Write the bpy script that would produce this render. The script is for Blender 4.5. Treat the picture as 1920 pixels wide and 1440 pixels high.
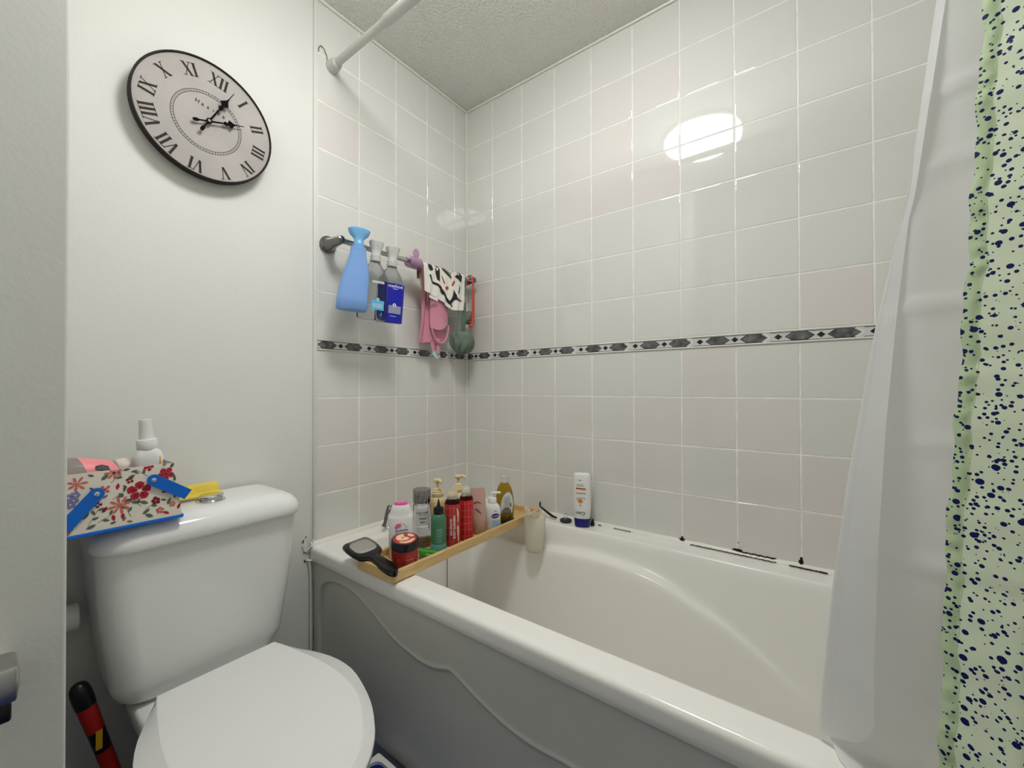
import bpy, math, random
from mathutils import Vector, Matrix
C = bpy.context.scene.collection
for o in list(bpy.data.objects):
    bpy.data.objects.remove(o)
PI = math.pi
sin, cos = math.sin, math.cos
R = math.radians
random.seed(7)

# ---------------------------------------------------------------- camera, world, exposure
CAM = Vector((1.2558, -1.3469, 1.0337))
cam = bpy.data.cameras.new('camera')
cam.sensor_fit = 'HORIZONTAL'
cam.sensor_width = 36
cam.lens = 776.227 / 1920 * 36
cam.clip_start = 0.01
cob = bpy.data.objects.new('camera', cam)
C.objects.link(cob)
yaw, pit, rol = 2.2130, .0085, -.0028
f = Vector((cos(yaw) * cos(pit), sin(yaw) * cos(pit), sin(pit)))
r0 = f.cross(Vector((0, 0, 1))).normalized()
u0 = r0.cross(f)
rr = r0 * cos(rol) + u0 * sin(rol)
uu = u0 * cos(rol) - r0 * sin(rol)
m = Matrix((rr, uu, -f)).transposed().to_4x4()
m.translation = CAM
cob.matrix_world = m
bpy.context.scene.camera = cob

wd = bpy.data.worlds.new('world')
bpy.context.scene.world = wd
wd.use_nodes = True
wd.node_tree.nodes['Background'].inputs[0].default_value = (.9, .95, 1, 1)
wd.node_tree.nodes['Background'].inputs[1].default_value = .05
vs = bpy.context.scene.view_settings
vs.view_transform = 'Standard'
vs.look = 'None'
vs.gamma = 1
vs.use_curve_mapping = False
vs.exposure = 0.09
LAMP_STRENGTH = 34.0        # the lit diffuser of the round ceiling light

# ---------------------------------------------------------------- materials
def lin(c):
    out = []
    for v in c:
        v = v / 255
        out.append(v / 12.92 if v <= .04045 else ((v + .055) / 1.055) ** 2.4)
    return (*out, 1)

def P(name, rgb, rough=.5, metal=0, trans=0, ior=1.45, var=.04, vscale=8, bump=None, alpha=1, spec=.5, sss=0, coat=0, stretch=None):
    mt = bpy.data.materials.new(name)
    mt.use_nodes = True
    nt = mt.node_tree
    b = nt.nodes['Principled BSDF']
    col = lin(rgb)
    b.inputs['Roughness'].default_value = rough
    b.inputs['Metallic'].default_value = metal
    b.inputs['Transmission Weight'].default_value = trans
    b.inputs['IOR'].default_value = ior
    b.inputs['Alpha'].default_value = alpha
    b.inputs['Specular IOR Level'].default_value = spec
    b.inputs['Coat Weight'].default_value = coat
    if sss:
        b.inputs['Subsurface Weight'].default_value = sss
        b.inputs['Subsurface Radius'].default_value = (.01, .008, .006)
        b.inputs['Subsurface Scale'].default_value = .5
    tc = nt.nodes.new('ShaderNodeTexCoord')
    vec = tc.outputs['Object']
    if stretch:
        mp = nt.nodes.new('ShaderNodeMapping')
        mp.inputs['Scale'].default_value = stretch
        nt.links.new(vec, mp.inputs[0])
        vec = mp.outputs[0]
    no = nt.nodes.new('ShaderNodeTexNoise')
    no.inputs['Scale'].default_value = vscale
    no.inputs['Detail'].default_value = 4
    nt.links.new(vec, no.inputs['Vector'])
    cr = nt.nodes.new('ShaderNodeValToRGB')
    cr.color_ramp.elements[0].position = .3
    cr.color_ramp.elements[1].position = .7
    cr.color_ramp.elements[0].color = (*[min(1, c * (1 - var)) for c in col[:3]], 1)
    cr.color_ramp.elements[1].color = (*[min(1, c * (1 + var)) for c in col[:3]], 1)
    nt.links.new(no.outputs['Fac'], cr.inputs[0])
    nt.links.new(cr.outputs[0], b.inputs['Base Color'])
    if bump:
        n2 = nt.nodes.new('ShaderNodeTexNoise')
        n2.inputs['Scale'].default_value = bump[0]
        n2.inputs['Detail'].default_value = 3
        nt.links.new(vec, n2.inputs['Vector'])
        bm = nt.nodes.new('ShaderNodeBump')
        bm.inputs['Strength'].default_value = bump[1]
        bm.inputs['Distance'].default_value = bump[2] if len(bump) > 2 else .002
        nt.links.new(n2.outputs['Fac'], bm.inputs['Height'])
        nt.links.new(bm.outputs[0], b.inputs['Normal'])
    return mt

M = {}
def mk(key, *a, **k):
    M[key] = P(key, *a, **k)
mk('paint', (227, 227, 221), .55, var=.015, vscale=3, bump=(150, .12, .002))
mk('paint_gloss', (226, 226, 220), .35, var=.01)
mk('ceiling_paint', (240, 239, 231), .42, var=.02, bump=(120, 1.0, .012))
mk('tile', (224, 223, 217), .035, var=.012, vscale=4, spec=.8)
mk('tile_pink', (225, 220, 215), .035, var=.012, vscale=4, spec=.8)
mk('grout', (244, 243, 238), .8, var=.10, vscale=25)
mk('border_white', (214, 214, 212), .12, var=.05, vscale=30)
mk('border_black', (28, 28, 30), .15)
mk('marble', (96, 97, 99), .15, var=.75, vscale=45)
mk('silicone', (238, 236, 226), .35, var=.03, vscale=20)
mk('mould', (22, 21, 20), .9)
mk('enamel', (243, 241, 235), .16, var=.01, vscale=2)
mk('panel', (214, 213, 205), .3, var=.01)
mk('ceramic', (238, 239, 236), .09, var=.008)
mk('seat_plastic', (237, 237, 235), .25, var=.008)
mk('chrome', (215, 215, 215), .12, metal=1, var=.05)
mk('mirror_cap', (150, 150, 152), .06, metal=1, var=.02)
mk('gunmetal', (120, 118, 116), .22, metal=1, var=.1)
mk('steel', (190, 190, 188), .28, metal=1, var=.05)
mk('black_plastic', (16, 16, 17), .3)
mk('black_rubber', (38, 38, 39), .6)
mk('white_plastic', (236, 236, 233), .3, sss=.1)
mk('grey_white', (206, 206, 200), .45)
mk('floor_blue', (16, 46, 112), .5, var=.2, vscale=30)
mk('tub_blue', (8, 62, 150), .35)
mk('clock_face', (172, 166, 161), .6, var=.09, vscale=9)
mk('clock_rim', (34, 29, 27), .6, spec=.25)
mk('clock_ink', (62, 59, 58), .9, spec=.1)
mk('hand_black', (14, 10, 9), .8, spec=.12)
mk('bamboo', (214, 180, 122), .42, var=.16, vscale=14, stretch=(14, 1, 14))
mk('blue_plastic', (128, 168, 226), .3, var=.03, sss=.2)
mk('teal_plastic', (118, 178, 224), .3, var=.04, sss=.2)
mk('clear', (216, 219, 222), .06, trans=1, ior=1.25, var=0)
mk('clear_rose', (226, 221, 216), .1, trans=.8, ior=1.12, var=.02)
mk('frost', (252, 250, 240), .28, trans=.8, ior=1.1, var=.02)
mk('frost_head', (226, 227, 223), .35, trans=.3, ior=1.2, var=.03)
mk('label_blue', (12, 22, 168), .3, var=.04)
mk('label_blue_clear', (24, 40, 190), .25, trans=.5, ior=1.1)
mk('label_cyan', (86, 186, 226), .4)
mk('label_grey', (150, 152, 178), .4)
mk('ink_white', (240, 240, 240), .5)
mk('ink_black', (24, 24, 26), .5)
mk('ink_grey', (120, 122, 126), .5)
mk('ink_red', (190, 60, 44), .5)
mk('ink_orange', (226, 130, 44), .5)
mk('ink_green', (60, 120, 84), .5)
mk('ink_navy', (22, 40, 110), .4)
mk('ink_skyblue', (150, 196, 220), .4)
mk('ink_yellow', (226, 172, 40), .5)
mk('purple_clear', (214, 178, 210), .2, trans=.55, ior=1.2)
mk('cloth_white', (238, 236, 228), .9, bump=(400, .3, .001))
mk('cloth_pink', (214, 146, 164), .95, bump=(500, .4, .001))
mk('mauve', (138, 82, 84), .8)
mk('loofah', (112, 128, 114), .85, var=.12, vscale=40, bump=(500, .25, .001))
mk('comb_red', (212, 72, 58), .3)
mk('pink_cap', (238, 110, 172), .3)
mk('rose_pink', (232, 160, 190), .5)
mk('cream', (228, 208, 158), .35, var=.03)
mk('green_clear', (96, 150, 116), .15, trans=.35, ior=1.2, var=.05)
mk('aqua_liquid', (120, 190, 190), .2, trans=.3, ior=1.2)
mk('red_label', (176, 46, 48), .4, var=.06)
mk('red_bright', (190, 30, 36), .35, var=.06)
mk('red_jar', (166, 42, 40), .2, var=.08)
mk('peach', (238, 200, 160), .4)
mk('line_pink', (226, 150, 140), .5)
mk('green_pack', (70, 160, 50), .3, var=.15, vscale=40)
mk('rose_tube', (212, 174, 160), .3, trans=.15, ior=1.3, var=.06)
mk('oil', (176, 146, 40), .08, trans=.35, ior=1.3, var=.08)
mk('label_silver', (222, 221, 226), .35, var=.06, vscale=40)
mk('navy_cap', (20, 24, 120), .35)
mk('brush_pad', (176, 174, 168), .6)
mk('bristle', (200, 196, 186), .5)
mk('tin_cream', (226, 218, 204), .3, var=.03)
mk('tin_blue', (16, 104, 206), .22, var=.03)
mk('flower_red', (176, 24, 52), .4)
mk('flower_dark', (120, 20, 40), .4)
mk('flower_coral', (206, 104, 92), .4)
mk('flower_lilac', (126, 122, 168), .4)
mk('leaf', (86, 104, 84), .4)
mk('stem', (120, 120, 100), .4)
mk('sponge', (232, 206, 84), .95, bump=(300, .5, .001))
mk('pink_label', (246, 146, 150), .4)
mk('brown_soft', (232, 218, 208), .4)
mk('tool_red', (176, 30, 26), .4)
mk('tool_yellow', (206, 160, 30), .4)
mk('teal_bristle', (150, 196, 194), .6)
mk('dark_navy', (14, 16, 40), .4)

def lampmat():
    mt = bpy.data.materials.new('lit_diffuser')
    mt.use_nodes = True
    nt = mt.node_tree
    nt.nodes.clear()
    e = nt.nodes.new('ShaderNodeEmission')
    e.inputs[0].default_value = (1, 1, .99, 1)
    e.inputs[1].default_value = LAMP_STRENGTH
    o = nt.nodes.new('ShaderNodeOutputMaterial')
    nt.links.new(e.outputs[0], o.inputs[0])
    return mt
M['lit'] = lampmat()

def fabric(name, rgb, dots=None, trl=.35, wrinkle=.25):
    """thin translucent cloth; dots = a printed speckle of ellipses"""
    mt = bpy.data.materials.new(name)
    mt.use_nodes = True
    nt = mt.node_tree
    nt.nodes.clear()
    L = nt.links.new
    out = nt.nodes.new('ShaderNodeOutputMaterial')
    mix = nt.nodes.new('ShaderNodeMixShader')
    mix.inputs[0].default_value = trl
    di = nt.nodes.new('ShaderNodeBsdfPrincipled')
    di.inputs['Roughness'].default_value = .55
    di.inputs['Specular IOR Level'].default_value = .25
    tr = nt.nodes.new('ShaderNodeBsdfTranslucent')
    L(di.outputs[0], mix.inputs[1]); L(tr.outputs[0], mix.inputs[2]); L(mix.outputs[0], out.inputs[0])
    tc = nt.nodes.new('ShaderNodeTexCoord')
    rgbn = nt.nodes.new('ShaderNodeRGB'); rgbn.outputs[0].default_value = lin(rgb)
    col = rgbn.outputs[0]
    nz = nt.nodes.new('ShaderNodeTexNoise'); nz.inputs['Scale'].default_value = 30
    L(tc.outputs['Object'], nz.inputs['Vector'])
    bp = nt.nodes.new('ShaderNodeBump'); bp.inputs['Strength'].default_value = wrinkle; bp.inputs['Distance'].default_value = .004
    L(nz.outputs['Fac'], bp.inputs['Height']); L(bp.outputs[0], di.inputs['Normal']); L(bp.outputs[0], tr.inputs['Normal'])
    if dots:
        for (sc, thr, rnd, off) in dots:
            mp = nt.nodes.new('ShaderNodeMapping')
            mp.inputs['Rotation'].default_value = (0, R(38), 0)
            mp.inputs['Scale'].default_value = (sc * 1.0, .001, sc * .92)
            mp.inputs['Location'].default_value = off
            L(tc.outputs['Object'], mp.inputs[0])
            v = nt.nodes.new('ShaderNodeTexVoronoi'); v.inputs['Scale'].default_value = 1; v.inputs['Randomness'].default_value = rnd
            L(mp.outputs[0], v.inputs['Vector'])
            sp = nt.nodes.new('ShaderNodeSeparateColor'); L(v.outputs['Color'], sp.inputs[0])
            th = nt.nodes.new('ShaderNodeMath'); th.operation = 'MULTIPLY'; th.inputs[1].default_value = thr
            L(sp.outputs[0], th.inputs[0])
            lt = nt.nodes.new('ShaderNodeMath'); lt.operation = 'LESS_THAN'
            L(v.outputs['Distance'], lt.inputs[0]); L(th.outputs[0], lt.inputs[1])
            mx = nt.nodes.new('ShaderNodeMix'); mx.data_type = 'RGBA'
            L(lt.outputs[0], mx.inputs[0]); L(col, mx.inputs[6]); mx.inputs[7].default_value = lin((14, 30, 92))
            col = mx.outputs[2]
    L(col, di.inputs['Base Color']); L(col, tr.inputs[0])
    return mt
M['liner'] = fabric('liner_white', (240, 240, 240), trl=.45)
DOTS = [(112, .37, .85, (0, 0, 0)), (150, .30, .9, (5.3, 0, 2.2)), (225, .44, .95, (3.3, 0, 1.7))]
M['curtain'] = fabric('curtain_green_spots', (236, 246, 220), DOTS, trl=.35)
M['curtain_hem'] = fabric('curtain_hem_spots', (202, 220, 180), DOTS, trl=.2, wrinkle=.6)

# ---------------------------------------------------------------- mesh building
class G:
    def __init__(s):
        s.v, s.f, s.m, s.s = [], [], [], []
    def add(s, v, f, mi=0, sm=True):
        n = len(s.v)
        s.v += [tuple(p) for p in v]
        for q in f:
            s.f.append(tuple(i + n for i in q)); s.m.append(mi); s.s.append(sm)
        return s
    def poly(s, pts, mi=0):
        return s.add(pts, [tuple(range(len(pts)))], mi, False)
    def box(s, x0, x1, y0, y1, z0, z1, mi=0, bev=0):
        if bev <= 0:
            v = [(x, y, z) for x in (x0, x1) for y in (y0, y1) for z in (z0, z1)]
            return s.add(v, [(0, 1, 3, 2), (4, 6, 7, 5), (0, 4, 5, 1), (2, 3, 7, 6), (0, 2, 6, 4), (1, 5, 7, 3)], mi, False)
        rings = []
        b = bev
        for z, i in ((z0, b), (z0 + b * .3, b * .3), (z0 + b, 0), (z1 - b, 0), (z1 - b * .3, b * .3), (z1, b)):
            rings.append(rrect((x0 + x1) / 2, (y0 + y1) / 2, z, (x1 - x0) / 2 - i, (y1 - y0) / 2 - i, max(b - i * .5, .0004), 3))
        return s.loft(rings, mi=mi)
    def loft(s, rings, mi=0, cap=True, closed=True, sm=True):
        n = len(rings[0])
        v = [p for r in rings for p in r]
        f = []
        for k in range(len(rings) - 1):
            for i in range(n if closed else n - 1):
                j = (i + 1) % n
                f.append((k * n + i, k * n + j, (k + 1) * n + j, (k + 1) * n + i))
        if cap and closed:
            f.append(tuple(reversed(range(n))))
            f.append(tuple((len(rings) - 1) * n + i for i in range(n)))
        return s.add(v, f, mi, sm)
    def lathe(s, prof, seg=40, mi=0, cx=0, cy=0, sx=1, sy=1, n=2, cap=True, z0=0):
        return s.loft([sering(cx, cy, z + z0, r * sx, r * sy, n, seg) for r, z in prof], mi, cap)
    def tube(s, path, rad, seg=12, mi=0, cap=True, flat=1):
        path = [Vector(p) for p in path]
        rings = []
        up = None
        for i, p in enumerate(path):
            t = (path[min(i + 1, len(path) - 1)] - path[max(i - 1, 0)]).normalized()
            if up is None:
                up = Vector((0, 0, 1)) if abs(t.z) < .9 else Vector((1, 0, 0))
            a = t.cross(up).normalized()
            up = a.cross(t).normalized()
            r = rad[i] if isinstance(rad, (list, tuple)) else rad
            rings.append([p + a * (r * cos(2 * PI * k / seg)) + up * (r * flat * sin(2 * PI * k / seg)) for k in range(seg)])
        return s.loft(rings, mi, cap)
    def cyl_x(s, x0, x1, y, z, r, mi=0, seg=24):
        return s.tube([(x0, y, z), (x1, y, z)], r, seg, mi)
    def sheet(s, fn, nu, nv, mi=0, th=0):
        """open sheet fn(u,v); th > 0 gives it a back face that far behind"""
        v = [Vector(fn(i / nu, j / nv)) for j in range(nv + 1) for i in range(nu + 1)]
        f = [(j * (nu + 1) + i, j * (nu + 1) + i + 1, (j + 1) * (nu + 1) + i + 1, (j + 1) * (nu + 1) + i) for j in range(nv) for i in range(nu)]
        if th:
            N = [Vector() for _ in v]
            for q in f:
                n = (v[q[1]] - v[q[0]]).cross(v[q[3]] - v[q[0]])
                for i in q:
                    N[i] += n
            w = [p - n.normalized() * th for p, n in zip(v, N)]
            k = len(v)
            b = [i for i in range(nu + 1)] + [j * (nu + 1) + nu for j in range(1, nv + 1)] + [nv * (nu + 1) + i for i in range(nu - 1, -1, -1)] + [j * (nu + 1) for j in range(nv - 1, 0, -1)]
            f2 = [tuple(reversed([i + k for i in q])) for q in f]
            f3 = [(b[i], b[i] + k, b[(i + 1) % len(b)] + k, b[(i + 1) % len(b)]) for i in range(len(b))]
            return s.add(v + w, f + f2 + f3, mi)
        return s.add(v, f, mi)
    def build(s, name, mats, parent=None, ang=35, world=False):
        me = bpy.data.meshes.new(name)
        vv = s.v
        if world and parent is not None:
            L = parent.location
            vv = [(a - L.x, b - L.y, c - L.z) for a, b, c in vv]
        me.from_pydata(vv, [], s.f)
        if not isinstance(mats, (list, tuple)):
            mats = [mats]
        for mt in mats:
            me.materials.append(M[mt] if isinstance(mt, str) else mt)
        me.polygons.foreach_set('material_index', s.m)
        me.polygons.foreach_set('use_smooth', s.s)
        me.validate()
        try:
            me.set_sharp_from_angle(angle=R(ang))
        except Exception:
            pass
        o = bpy.data.objects.new(name, me)
        C.objects.link(o)
        if parent is not None:
            o.parent = parent
        return o

def sering(cx, cy, z, a, b, n=2, seg=40):
    out = []
    for k in range(seg):
        t = 2 * PI * k / seg
        c, s_ = cos(t), sin(t)
        out.append((cx + a * math.copysign(abs(c) ** (2 / n), c), cy + b * math.copysign(abs(s_) ** (2 / n), s_), z))
    return out

def rrect(cx, cy, z, hx, hy, r, q=5):
    r = min(r, hx * .999, hy * .999)
    out = []
    for (sx, sy, a0) in ((1, 1, 0), (-1, 1, 90), (-1, -1, 180), (1, -1, 270)):
        for k in range(q + 1):
            a = R(a0 + 90 * k / q)
            out.append((cx + sx * (hx - r) + r * cos(a), cy + sy * (hy - r) + r * sin(a), z))
    return out

def interp(tab, x):
    if x <= tab[0][0]:
        return tab[0][1]
    for (a, b), (c, d) in zip(tab, tab[1:]):
        if x <= c:
            t = (x - a) / (c - a)
            return b + (d - b) * t
    return tab[-1][1]

def sinterp(tab, x):          # smooth (Catmull-Rom style) interpolation
    if x <= tab[0][0]: return tab[0][1]
    if x >= tab[-1][0]: return tab[-1][1]
    n = len(tab)
    for i in range(n - 1):
        if x <= tab[i + 1][0]:
            x0, y0 = tab[i]; x1, y1 = tab[i + 1]
            m0 = (y1 - tab[i - 1][1]) / (x1 - tab[i - 1][0]) if i > 0 else (y1 - y0) / (x1 - x0)
            m1 = (tab[i + 2][1] - y0) / (tab[i + 2][0] - x0) if i < n - 2 else (y1 - y0) / (x1 - x0)
            h = x1 - x0; t = (x - x0) / h
            return (2*t**3 - 3*t*t + 1)*y0 + (t**3 - 2*t*t + t)*h*m0 + (-2*t**3 + 3*t*t)*y1 + (t**3 - t*t)*h*m1

def sm(t):
    t = max(0, min(1, t)); return t * t * (3 - 2 * t)

_fc = {}
def text(s, size=.01, bold=0, align='CENTER', spacing=1.0):
    key = (s, bold, align, spacing)
    if key not in _fc:
        cu = bpy.data.curves.new('t', 'FONT')
        cu.body = s; cu.size = 1; cu.align_x = align; cu.align_y = 'CENTER'; cu.offset = bold; cu.resolution_u = 3
        cu.space_character = spacing
        o = bpy.data.objects.new('t', cu)
        C.objects.link(o)
        dg = bpy.context.evaluated_depsgraph_get()
        ev = o.evaluated_get(dg)
        me = ev.to_mesh()
        _fc[key] = ([tuple(v.co) for v in me.vertices], [tuple(p.vertices) for p in me.polygons])
        ev.to_mesh_clear()
        bpy.data.objects.remove(o); bpy.data.curves.remove(cu)
    v, fc = _fc[key]
    return [(p[0] * size, p[1] * size) for p in v], fc

def onmap(g, vf, fn, mi=0, rot=0, at=(0, 0), flip=False):
    v, fc = vf
    c, s_ = cos(rot), sin(rot)
    g.add([fn(at[0] + p[0] * c - p[1] * s_, at[1] + p[0] * s_ + p[1] * c) for p in v], fc, mi, False)

def cylmap(r, z0=0, off=.0004):
    return lambda a, b: ((r + off) * cos(a / r), (r + off) * sin(a / r), z0 + b)
def sewrap(A, B, n, z0=0, off=.0004, scale=None):
    """map (a = sideways, b = up) onto the +X face of a superellipse A (x) by B (y); scale(z) shrinks the section"""
    def fn(a, b):
        k = scale(z0 + b) if scale else 1
        q = min(.995, abs(a) / (B * k))
        return (A * k * (1 - q ** n) ** (1 / n) + off, a, z0 + b)
    return fn
def quad(w, h, nx=10, ny=2):
    v = [(-w / 2 + w * i / nx, -h / 2 + h * j / ny) for j in range(ny + 1) for i in range(nx + 1)]
    fc = [(j * (nx + 1) + i, j * (nx + 1) + i + 1, (j + 1) * (nx + 1) + i + 1, (j + 1) * (nx + 1) + i) for j in range(ny) for i in range(nx)]
    return v, fc
def disc(rx, ry=None, seg=20):
    ry = ry or rx
    v = [(0, 0)] + [(q * rx * cos(2 * PI * k / seg), q * ry * sin(2 * PI * k / seg)) for q in (.4, .75, 1) for k in range(seg)]
    f_ = [(0, 1 + k, 1 + (k + 1) % seg) for k in range(seg)]
    for q in range(2):
        f_ += [(1 + q * seg + k, 1 + (q + 1) * seg + k, 1 + (q + 1) * seg + (k + 1) % seg, 1 + q * seg + (k + 1) % seg) for k in range(seg)]
    return v, f_
def ringvf(r, w, seg=40):
    v = [(q * cos(2 * PI * k / seg), q * sin(2 * PI * k / seg)) for q in (r, r + w) for k in range(seg)]
    return v, [(k, (k + 1) % seg, seg + (k + 1) % seg, seg + k) for k in range(seg)]
def shape(pts):
    return list(pts), [tuple(range(len(pts)))]

def T(name, label, cat, loc=(0, 0, 0), rz=0, group=None, rx=0, ry=0):
    o = bpy.data.objects.new(name, None)
    o.empty_display_size = .02
    C.objects.link(o)
    o.location = loc
    o.rotation_euler = (rx, ry, rz)
    o['label'] = label; o['category'] = cat
    if group: o['group'] = group
    return o
def tag(o, label, cat, group=None):
    o['label'] = label; o['category'] = cat
    if group: o['group'] = group
    return o
def struct(o):
    o['kind'] = 'structure'
    return o
def face(x, y, d=0):                 # rotation that turns a bottle's +X front towards the doorway side where one looks in
    return math.atan2(CAM.y - y, CAM.x - x) + R(d)

# ---------------------------------------------------------------- setting
TS, HB = .15, .0173
ZB = 1.17
CEIL = 2.257
ROWS = [(ZB + HB + k * TS, ZB + HB + (k + 1) * TS) for k in range(6)] + [(ZB + HB + 6 * TS, CEIL - .006)] + [(ZB - HB - (k + 1) * TS, ZB - HB - k * TS) for k in range(4)] + [(.40, ZB - HB - 4 * TS)]

def tiles(g, cols, fn, mi=0, pink=()):
    gp = .0018
    for ci, (c0, c1) in enumerate(cols):
        for ri, (z0, z1) in enumerate(ROWS):
            mt = 3 if (ci, ri) in pink else mi
            a0, a1, b0, b1 = c0 + gp, c1 - gp, z0 + gp, z1 - gp
            ta, tb = random.gauss(0, .0013), random.gauss(0, .0013)
            ca, cb = (a0 + a1) / 2, (b0 + b1) / 2
            rings = []
            for ins, dep in ((0, -.0025), (0, -.0008), (.0006, -.0003), (.0018, 0)):
                rings.append([fn(a, b, dep + ta * (a - ca) + tb * (b - cb)) for a, b in ((a0 + ins, b0 + ins), (a1 - ins, b0 + ins), (a1 - ins, b1 - ins), (a0 + ins, b1 - ins))])
            v = [p for q in rings for p in q]
            fc = []
            for k in range(3):
                for i in range(4):
                    j = (i + 1) % 4
                    fc.append((k * 4 + i, k * 4 + j, k * 4 + 4 + j, k * 4 + 4 + i))
            g.add(v, fc, mt, True)
            g.add(rings[-1], [(0, 1, 2, 3)], mt, False)

cols_back = [(0, .1485)] + [(.1485 + k * .1516, .1485 + (k + 1) * .1516) for k in range(10)] + [(1.6645, 1.70)]
g = G()
g.box(-.12, 1.82, .0009, .10, 0, CEIL + .05, 1)
tiles(g, cols_back, lambda a, b, d: (a, -d, b), 0, [(3, 4), (4, 4), (4, 5), (5, 5), (3, 3), (4, 3), (5, 3), (8, 0), (1, 8), (2, 8), (3, 8), (5, 8), (6, 8), (7, 8), (1, 9), (4, 9), (5, 9), (7, 9), (6, 7), (8, 9), (0, 0), (0, 1), (6, 10), (7, 10), (8, 10)])
wb = struct(g.build('wall_back', ['tile', 'grout', 'paint', 'tile_pink'], ang=20))

cols_end = [(0, .0778)] + [(.0778 + k * .1516, .0778 + (k + 1) * .1516) for k in range(3)] + [(.5326, .679)]
g = G()
g.box(-.10, -.0009, -.6786, .0, 0, CEIL + .05, 1)
g.box(-.10, -.007, -1.85, -.6786, 0, CEIL + .05, 2)
tiles(g, cols_end, lambda a, b, d: (d, -a, b), 0, [(4, 4), (4, 8), (3, 8), (1, 8), (2, 9), (0, 8), (4, 9), (3, 9), (1, 9)])
struct(g.build('wall_left', ['tile', 'grout', 'paint', 'tile_pink'], ang=20))
g = G(); g.box(1.70, 1.80, -1.85, 0, 0, CEIL + .05); struct(g.build('wall_right', 'paint'))
g = G(); g.box(-.0, 1.80, -1.85, -1.75, 0, CEIL + .05); struct(g.build('wall_front', 'paint'))
g = G(); g.box(-.006, .65, -1.75, -1.281, 0, CEIL, bev=.003); struct(g.build('wall_near', 'paint'))
g = G(); g.box(-.1, 1.8, -1.85, .1, CEIL, CEIL + .08); struct(g.build('ceiling', 'ceiling_paint'))
g = G(); g.box(-.1, 1.8, -1.85, .1, -.08, 0); struct(g.build('floor', 'floor_blue'))
# white edging strip where the end wall's tiles stop
g = G()
g.box(-.008, .0012, -.6905, -.6785, .44, CEIL - .001, bev=.002)
struct(g.build('trim_1', 'paint_gloss'))

# decorated border course, both walls
def clip(poly, lo, hi):
    for s_, lim in ((1, lo), (-1, -hi)):
        out = []
        for i in range(len(poly)):
            p, q = poly[i], poly[(i + 1) % len(poly)]
            dp, dq = s_ * p[0] - lim, s_ * q[0] - lim
            if dp >= 0: out.append(p)
            if (dp >= 0) != (dq >= 0):
                t = dp / (dp - dq)
                out.append((p[0] + (q[0] - p[0]) * t, p[1] + (q[1] - p[1]) * t))
        poly = out
        if len(poly) < 3: return []
    return poly
def border(name, fn, s0, lo, hi):
    g = G()
    h = .0165
    base = [fn(lo, -h, -.002), fn(hi, -h, -.002), fn(hi, h, -.002), fn(lo, h, -.002)]
    top = [fn(lo, -h, .002), fn(hi, -h, .002), fn(hi, h, .002), fn(lo, h, .002)]
    g.add(base + top, [(0, 1, 5, 4), (1, 2, 6, 5), (2, 3, 7, 6), (3, 0, 4, 7), (4, 5, 6, 7)], 0, False)
    def put(pts, mi, off):
        p = clip(pts, lo, hi)
        if len(p) > 2:
            g.poly([fn(a, b, .002 + off) for a, b in p], mi)
    def hexa(a, b, h, t):
        return [(a, 0), (a + t, -h), (b - t, -h), (b, 0), (b - t, h), (a + t, h)]
    # raised white moulded edges
    for z in (.0155, -.0155):
        g.add([fn(lo, z - .0022, .002), fn(hi, z - .0022, .002), fn(hi, z, .0042), fn(lo, z, .0042), fn(hi, z + .0022, .002), fn(lo, z + .0022, .002)], [(0, 1, 2, 3), (3, 2, 4, 5)], 3, False)
    s = s0 - .2 * math.ceil((s0 - lo) / .2)
    while s < hi:
        # black lines above and below, broken by the white chevron joint
        for z in (.0117, -.0117):
            put([(s + .004, z - .0007), (s + .188, z - .0007), (s + .188, z + .0007), (s + .004, z + .0007)], 1, .0003)
        for a, b in ((s + .039, s + .1055), (s + .131, s + .1985)):
            put(hexa(a, b, .0122, .0175), 1, .0004)
            put(hexa(a + .0024, b - .0024, .0106, .0162), 2, .0007)
        for c in (s + .024, s + .1182):
            put([(c - .0095, 0), (c, -.0078), (c + .0095, 0), (c, .0078)], 1, .0005)
        # chevron: white gap with a fine black edge
        for o_, mi in ((.0, 3),):
            put([(s + .0015, 0), (s - .012, .0125), (s - .007, .0125), (s + .0062, 0), (s - .007, -.0125), (s - .012, -.0125)], mi, .0006)
        s += .2
    return struct(g.build(name, ['border_white', 'border_black', 'marble', 'silicone']))
border('trim_2', lambda s, b, o: (s, -o, ZB + b), .1374, 0, 1.70)
border('trim_3', lambda s, b, o: (o, s, ZB + b), -.5198, -.6785, -.001)

# silicone where the bath meets the tiles, with its black mould, and where walls meet ceiling
g = G()
def bead(a0, a1, fn, h=.013, d=.009):
    n = 60
    prof = [(0, h), (d * .25, h * .95), (d * .75, h * .35), (d, 0), (0, 0)]
    rings = [[fn(a0 + (a1 - a0) * i / n, p, q * (1 + .04 * sin(i * 1.7) + .03 * sin(i * 4.1))) for p, q in prof] for i in range(n + 1)]
    g.loft(rings)
bead(.0, 1.70, lambda s, p, q: (s, -p, .5495 + q))
bead(-.70, 0, lambda s, p, q: (p, s, .5495 + q))
sil = struct(g.build('trim_4', 'silicone', ang=60))
g = G()
rnd = random.Random(3)
def blotch(x, z, w, h, tilt=0):
    n = 14
    pts = []
    for k in range(n):
        a = 2 * PI * k / n
        q = .65 + .5 * rnd.random()
        px, pz = x + w * q * cos(a), z + h * q * sin(a) + tilt * cos(a)
        zz = max(.5525, pz)
        t = max(0, min(1, (zz - .5525) / .012))
        pts.append((px, -.0012 - (1 - t) ** 1.0 * .0098, zz))
    g.poly(pts)
blotch(.906, .563, .010, .004); blotch(.906, .5675, .004, .004); blotch(1.058, .564, .013, .004); blotch(1.209, .568, .006, .006); blotch(1.209, .575, .003, .006)
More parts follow.
